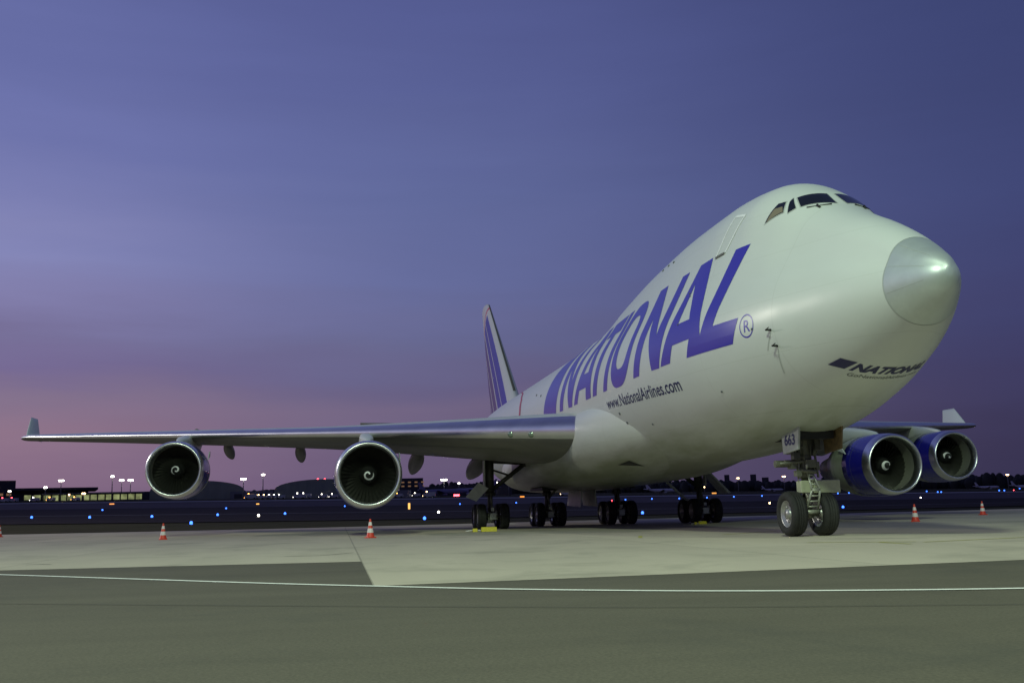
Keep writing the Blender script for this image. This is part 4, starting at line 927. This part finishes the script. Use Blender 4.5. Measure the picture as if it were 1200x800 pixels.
mast(920, 558, 900, 'brightest orange street lamp just left of the nose gear strut', gl_warm, wide=1.3, n=2)
mast(1183, 556, 760, 'orange lamp before the wood at the far right', gl_warm, wide=.9, n=2)
mast(826, 570.5, 820, 'warm lamp just above the taxiway right of the rightmost main gear', gl_warm, wide=.7, n=1)
mast(788, 562, 900, 'warm lamp low over the wood between the two right main gears', gl_warm, wide=.8, n=1)

# orange lit taxiway signs and beacons
def sign(px, py, w, h, g_, lab, s=None):
    p = ground_at(px, py) if s is None else frame_at(px, s); d = float((np.array(p[:2])-CPOS[:2])@AX); k = d/FPX
    r_ = empty('airfield_sign', p, ANG); b = MB(); b.box((0, 0, .35*k), (.3, w*k*.8, .7*k)); b.build('foot', m_post, r_)
    b = MB(); b.box((0, 0, (.7+h/2)*k), (.35, w*k, h*k)); b.build('lit_face', g_, r_); return tag(r_, lab, 'sign')
sign(479.5, 597, 2.2, 7, glow('sign_orange', (1, .5, .12), 1.6), 'tall narrow orange lit marker in the dark taxiway right of the inner left engine')
sign(302, 591.5, 3, 1.2, glow('sign_orange_dim', (1, .45, .1), 2), 'wide low orange lit sign between the arched hangars')
sign(131, 591.5, 5, 1.2, glow('sign_orange_dim', (1, .35, .1), 1.6), 'low orange lit sign before the glass pier')
sign(612, 583.2, 5, 1.6, glow('sign_orange_dim', (1, .35, .05), 1.3), 'low orange lit sign between the two left main gears')
sign(837, 579, 5, 1.4, glow('sign_orange_dim', (1, .4, .08), 1.3), 'low orange lit sign right of the rightmost main gear')

# service vehicles at the terminals
m_van = mat('vehicle_white', (.45, .45, .45), .5); m_vglass = mat('vehicle_glass', (.02, .02, .02), .1)
def vehicle(px, s, ln, hgt, lab, lampm, body=m_van):
    p = frame_at(px, s); r_ = empty('service_vehicle', p, ANG+PI/2)
    b = MB(); b.prism([(-ln/2, .5), (ln/2, .5), (ln/2, 1.3), (ln*.36, hgt), (-ln/2, hgt)], -1, 1); b.build('body', body, r_, .05)
    b = MB(); b.box((ln*.3, 0, hgt*.78), (ln*.16, 2.06, hgt*.2)); b.build('window', m_vglass, r_)
    for dx in (-.32, .32):
        for s_ in (-1, 1): b = MB(); b.lathe([(-.13, .02), (-.13, .45), (.13, .45), (.13, .02)], (ln*dx, s_*.9, .45), 'y', 14); b.build('wheel', m_tyre, r_)
    b = MB(); b.lathe([(0, .35), (.4, .35), (.6, .02)], (ln*.2, 0, hgt), 'z', 10); b.build('beacon', lampm, r_)
    for s_ in (-.7, .7): b = MB(); b.lathe([(0, .3), (.1, .3), (.12, .01)], (ln/2, s_, .9), 'x', 10); b.build('headlight', lampm, r_)
    return tag(r_, lab, 'service vehicle', 'airport vehicles at the terminal edge')
for px, s, lab, g_ in ((5, 560, 'airport van with red lamps at the far left edge', gl_red), (16, 565, 'airport van with red beacon second from the left edge', gl_red), (41, 600, 'white airport van with bright white lamps before the dark terminal hall', gl_flood), (60, 640, 'airport van with orange beacon left of the lit glass pier', gl_or), (89, 630, 'airport van with orange lamps before the middle of the glass pier', gl_or), (294, 600, 'airport truck with orange beacon left of the gap between the hangars', gl_or), (305, 600, 'airport van with warm white lamps in the gap between the hangars', gl_warm), (311, 605, 'airport van with warm lamps at the left end of the vehicle row', gl_warm), (317, 610, 'airport van with pale lamps in the middle of the vehicle row', gl_white), (323, 610, 'airport van with pale lamps, second from right in the vehicle row', gl_white), (329, 610, 'airport van with pale lamps at the right end of the vehicle row', gl_white), (351, 600, 'airport bus with bright white lamps before the right arched hangar', gl_flood), (358, 602, 'airport van right beside the brightly lit bus before the right hangar', gl_flood), (379, 600, 'airport van with single white lamp before the right arched hangar', gl_white), (391, 600, 'airport van with greenish lamp beside the inner left engine', gl_white), (467, 600, 'airport van with orange lamp just right of the inner left engine', gl_or), (488, 640, 'airport van with pale lamp beside the tall orange marker', gl_white), (503, 560, 'airport truck with strong warm headlights before the parked airliners', gl_warm), (664, 600, 'airport truck with warm headlights between the two left main gears', gl_warm)):
    vehicle(px, s, 7 if 'bus' in lab or 'truck' in lab else 5, 2.9 if 'bus' in lab or 'truck' in lab else 2.2, lab, g_)

# parked airliners far away
m_pl = mat('far_plane_paint', (.50, .48, .52), .5); m_pl2 = mat('far_plane_violet', (.16, .14, .26), .5)
def small_plane(px, s, length, heading, lab, m=m_pl, m2=None):
    p = frame_at(px, s); r_ = empty('parked_airliner', p, heading); Lk = length; R_ = Lk*.052; zc = R_*1.9
    G = []
    for f in (0, .02, .06, .12, .25, .7, .82, .92, 1):
        rr = R_*min(1, math.sqrt(f/.12) if f < .12 else 1)*(1 if f <= .7 else max(.08, 1-(f-.7)/.3)); rr = max(rr, .02); dz = 0 if f < .7 else (f-.7)/.3*R_*.8
        G.append([(Lk*(f-.5), rr*math.cos(t), zc+dz+rr*math.sin(t)) for t in np.linspace(0, 2*PI, 17)[:-1]])
    b = MB(); b.grid(G, True, closed=True); b.build('fuselage', m, r_)
    for s_ in (-1, 1):
        b = MB(); A = [(-.08*Lk, s_*R_*.8, zc-R_*.6), (.10*Lk, s_*R_*.8, zc-R_*.6), (.19*Lk, s_*Lk*.45, zc+R_*.3), (.14*Lk, s_*Lk*.45, zc+R_*.3)]
        b.add(A+[(x, y, z+.35) for x, y, z in A], [(0, 1, 2, 3), (7, 6, 5, 4), (0, 4, 5, 1), (1, 5, 6, 2), (2, 6, 7, 3), (3, 7, 4, 0)]); b.build('wing', m, r_)
        b = MB(); b.lathe([(-Lk*.05, R_*.4), (0, R_*.45), (Lk*.05, R_*.3)], (-.02*Lk, s_*Lk*.16, zc-R_*1.1), 'x', 12); b.build('engine', m, r_)
        b = MB(); A = [(.38*Lk, s_*.2, zc+R_*.7), (.47*Lk, s_*.2, zc+R_*.7), (.5*Lk, s_*Lk*.16, zc+R_), (.46*Lk, s_*Lk*.16, zc+R_)]
        b.add(A+[(x, y, z+.2) for x, y, z in A], [(0, 1, 2, 3), (7, 6, 5, 4), (0, 4, 5, 1), (1, 5, 6, 2), (2, 6, 7, 3), (3, 7, 4, 0)]); b.build('tailplane', m, r_)
    b = MB(); b.prism([(.33*Lk, zc+R_*.8), (.46*Lk, zc+R_), (.51*Lk, zc+Lk*.2), (.46*Lk, zc+Lk*.2)], -.2, .2); b.build('tail_fin', m2 or m, r_)
    for x, y in ((-.36*Lk, 0), (.04*Lk, R_), (.04*Lk, -R_)): b = MB(); b.tube((x, y, 0), (x, y, zc), .25, n=8); b.build('gear_leg', m_post, r_)
    return tag(r_, lab, 'aircraft', 'small airliners parked far away')
lt = ANG+PI/2     # nose to the right as seen in the photo
small_plane(776, 640, 22, ANG+PI/2+.3, 'white parked jet seen between the two right main gears')
small_plane(906, 800, 17, ANG+PI/2, 'small pale parked jet left of the nose wheels')
small_plane(1158, 720, 18, ANG+PI/2+.1, 'small pale parked jet with swept tail below the wood at the right')
small_plane(1203, 720, 20, ANG+PI/2, 'pale parked jet cut off by the right edge')
small_plane(519, 620, 30, ANG+PI/2+.2, 'violet parked airliner behind the truck headlights left of the main gear', m_pl2)
small_plane(556, 700, 36, ANG-PI/2-.5, 'violet parked airliner partly hidden behind the leftmost main gear', m_pl2)
p = Wp(535, 580, 560); q = MB(); q.box((p[0], p[1], p[2]), (1, 3, 1.0)); o = q.build('tail_lamp', gl_red); tag(o, 'wide red lamp glowing beside the violet parked airliners', 'lamp')
